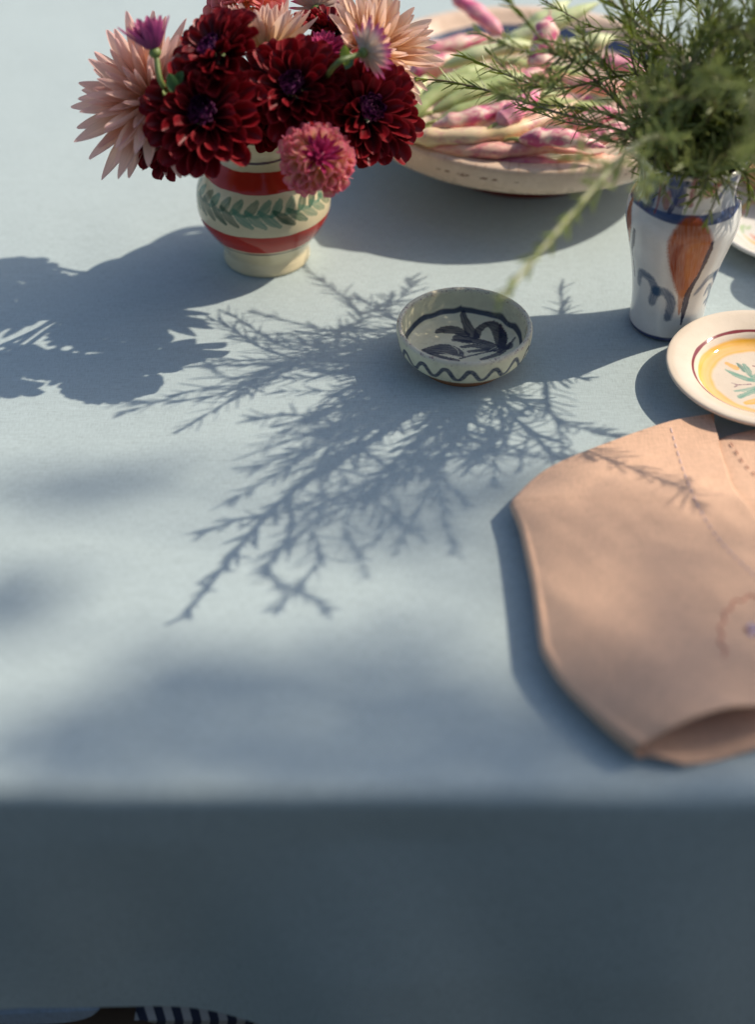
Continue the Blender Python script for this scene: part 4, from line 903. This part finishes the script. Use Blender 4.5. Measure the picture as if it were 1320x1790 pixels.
def stitches(name, pts, mat, on, off, r, zig=0.):
    P = catmull([(x, y, 0) for x, y in pts], 600); s = np.r_[0, np.cumsum(np.linalg.norm(np.diff(P, axis=0), axis=1))]; mb = MB(); x = 0.; k = 0
    while x + on < s[-1]:
        seg = []
        for q in np.linspace(x, x + on, 5):
            i = min(len(P) - 2, int(np.searchsorted(s, q))); d = P[i + 1] - P[i]; d = d / (np.linalg.norm(d) + 1e-9)
            w = zig * (1 if k % 2 else -1) * (2 * (q - x) / on - 1) if zig else 0
            h = on_napkin(P[i, 0] - d[1] * w, P[i, 1] + d[0] * w)
            if h is not None: seg.append(h + np.array([0, 0, .0013]))
        if len(seg) == 5:
            seg = np.array(seg); v, q_, t_, uv = tube(seg, r * np.array([.5, 1, 1, 1, .5]), 6); mb.add(v, q_, t_, uv)
        x += on + off; k += 1
    if mb.n: obj(name, mb.mesh(name, npl), mat, nap, kind='stuff')
M['thread_pink'] = plain('pale_pink_thread', (.86, .68, .68), .6, .1, 300); M['thread_red'] = plain('red_thread', (.55, .10, .07), .6, .1, 300); M['thread_brown'] = plain('brown_thread', (.42, .15, .12), .6, .1, 300); M['thread_lilac'] = plain('lilac_thread', (.66, .56, .72), .6, .1, 300)
stitches('stitching', [(1173, 750), (1184, 790), (1200, 838), (1224, 893), (1258, 946), (1300, 990), (1345, 1030)], M['thread_pink'], 9, 5, .0005)
stitches('stitching', [(1268, 762), (1284, 785), (1304, 815), (1340, 850)], M['thread_brown'], 9, 7, .00045)
stitches('embroidery', [(1335, 1040), (1310, 1046), (1285, 1055), (1268, 1076), (1260, 1105), (1262, 1128), (1270, 1150)], M['thread_red'], 13, 0, .0004, 5)
stitches('embroidery', [(1306, 1098), (1316, 1096), (1326, 1098), (1318, 1104), (1308, 1106), (1318, 1112), (1330, 1110)], M['thread_lilac'], 8, 0, .0010, 3)
stitches('embroidery', [(1303, 1101), (1309, 1104), (1311, 1110)], M['thread_brown'], 4, 0, .0014, 0)

# ------------------------------------------------------------------ the tree that dapples the near part of the table
def tree():
    dist = 6.2; rs = random.Random(77)
    base = Vector((4.9, 1.1, -.75)); root = thing('tree', 'leafy garden tree whose crown dapples the near part of the table', 'tree', base)
    PATCH = [(60, 860, 110, 32, 1.0), (200, 838, 90, 22, .75), (330, 815, 60, 18, .4), (20, 1060, 90, 60, .9), (130, 1270, 120, 60, 1.), (20, 1340, 80, 40, .9), (300, 1220, 110, 70, .95), (420, 1190, 100, 50, .9), (520, 1160, 90, 30, .8), (620, 1110, 70, 22, .5),
             (260, 1140, 50, 30, .5), (560, 1270, 120, 50, .45), (700, 1210, 80, 80, .6), (760, 1320, 120, 50, .8), (830, 1180, 60, 90, .7), (900, 1350, 120, 60, .9), (450, 1340, 160, 50, .75), (200, 1370, 160, 40, .9), (620, 1380, 160, 40, .9),
             (1010, 1400, 160, 50, .8), (1170, 1040, 80, 35, .6), (1030, 1130, 40, 90, .4), (1080, 1230, 90, 60, .5), (1030, 900, 30, 60, .2), (1250, 1140, 50, 30, .2), (980, 1300, 80, 60, .7), (700, 900, 140, 60, .35), (850, 830, 90, 50, .5), (1200, 1400, 100, 50, .6), (760, 1090, 60, 30, .4), (1120, 1150, 150, 90, .2), (1000, 1050, 50, 100, .4), (1180, 1240, 120, 50, .5), (300, 1300, 200, 60, .4)]
    lm = MB(); limbs = []
    def leafquad(c, sz):
        d = Vector((rs.gauss(0, 1), rs.gauss(0, 1), rs.gauss(0, 1))).normalized(); e = d.orthogonal().normalized(); f = d.cross(e); a = rs.uniform(0, 6.28); e, f = e * math.cos(a) + f * math.sin(a), f * math.cos(a) - e * math.sin(a)
        L, w = sz, sz * .45; lm.add([c - e * L / 2, c - f * w / 2 + d * .01, c + e * L / 2, c + f * w / 2 + d * .01], [(0, 1, 2, 3)])
    for (px, py, rx, ry, den) in PATCH:
        c0 = at_z(px, py, 0); dd = dist + rs.uniform(-.6, 1.2); rxm = rx * depth(c0) / F_PX; rym = abs(at_z(px, py - ry, 0).y - c0.y)
        area = rxm * rym * 3.14; nl = max(3, int(area * den / (.05 * .05 * .45 * .5) * 3.0))
        for i in range(nl):
            a = rs.uniform(0, 6.28); q = math.sqrt(rs.random()); p = Vector((c0.x + q * rxm * math.cos(a), c0.y + q * rym * math.sin(a), 0)) + sun_to * (dd + rs.uniform(-.35, .35)); leafquad(p, rs.uniform(.035, .06))
        limbs.append(c0 + sun_to * (dd + .05))
    # the rest of the crown, away from the sun's path to the table
    top = base + Vector((.5, .1, 5.6))
    for k in range(2600):
        d = Vector((rs.gauss(0, 1), rs.gauss(0, 1), rs.gauss(0, .8))); p = top + d.normalized() * rs.uniform(.5, 1.5) ** 1 
        rel = p - sun_to * (p.z / sun_to.z)
        if -1.1 < rel.x < 1.0 and .35 < rel.y < 2.6: continue
        leafquad(p, rs.uniform(.08, .14))
    obj('crown', lm.mesh('crown', base, False), M['tree_leaf'], root, kind='stuff')
    bm_ = MB()
    for i, e in enumerate(limbs[::2]):
        a0 = base + Vector((.3 + .012 * i, .06, 3.3 + .1 * i)); bm_.add(*tube(catmull([a0, a0 + (e - a0) * .4 + Vector((0, 0, .12)), e], 12), np.linspace(.018, .005, 12), 6))
    obj('branches', bm_.mesh('branches', base), M['bark'], root)
    tm = MB(); tm.add(*tube(catmull([base, base + Vector((.1, .02, 1.6)), base + Vector((.3, .05, 3.2)), base + Vector((.5, .1, 5.2))], 24), np.linspace(.13, .05, 24), 12)); obj('trunk', tm.mesh('trunk', base), M['bark'], root)
M['tree_leaf'] = leaf_mat('tree_leaf', (.05, .09, .03), (.10, .15, .05), .3); M['bark'] = plain('tree_bark', (.16, .13, .10), .9, .3, 12, .01)
tree()
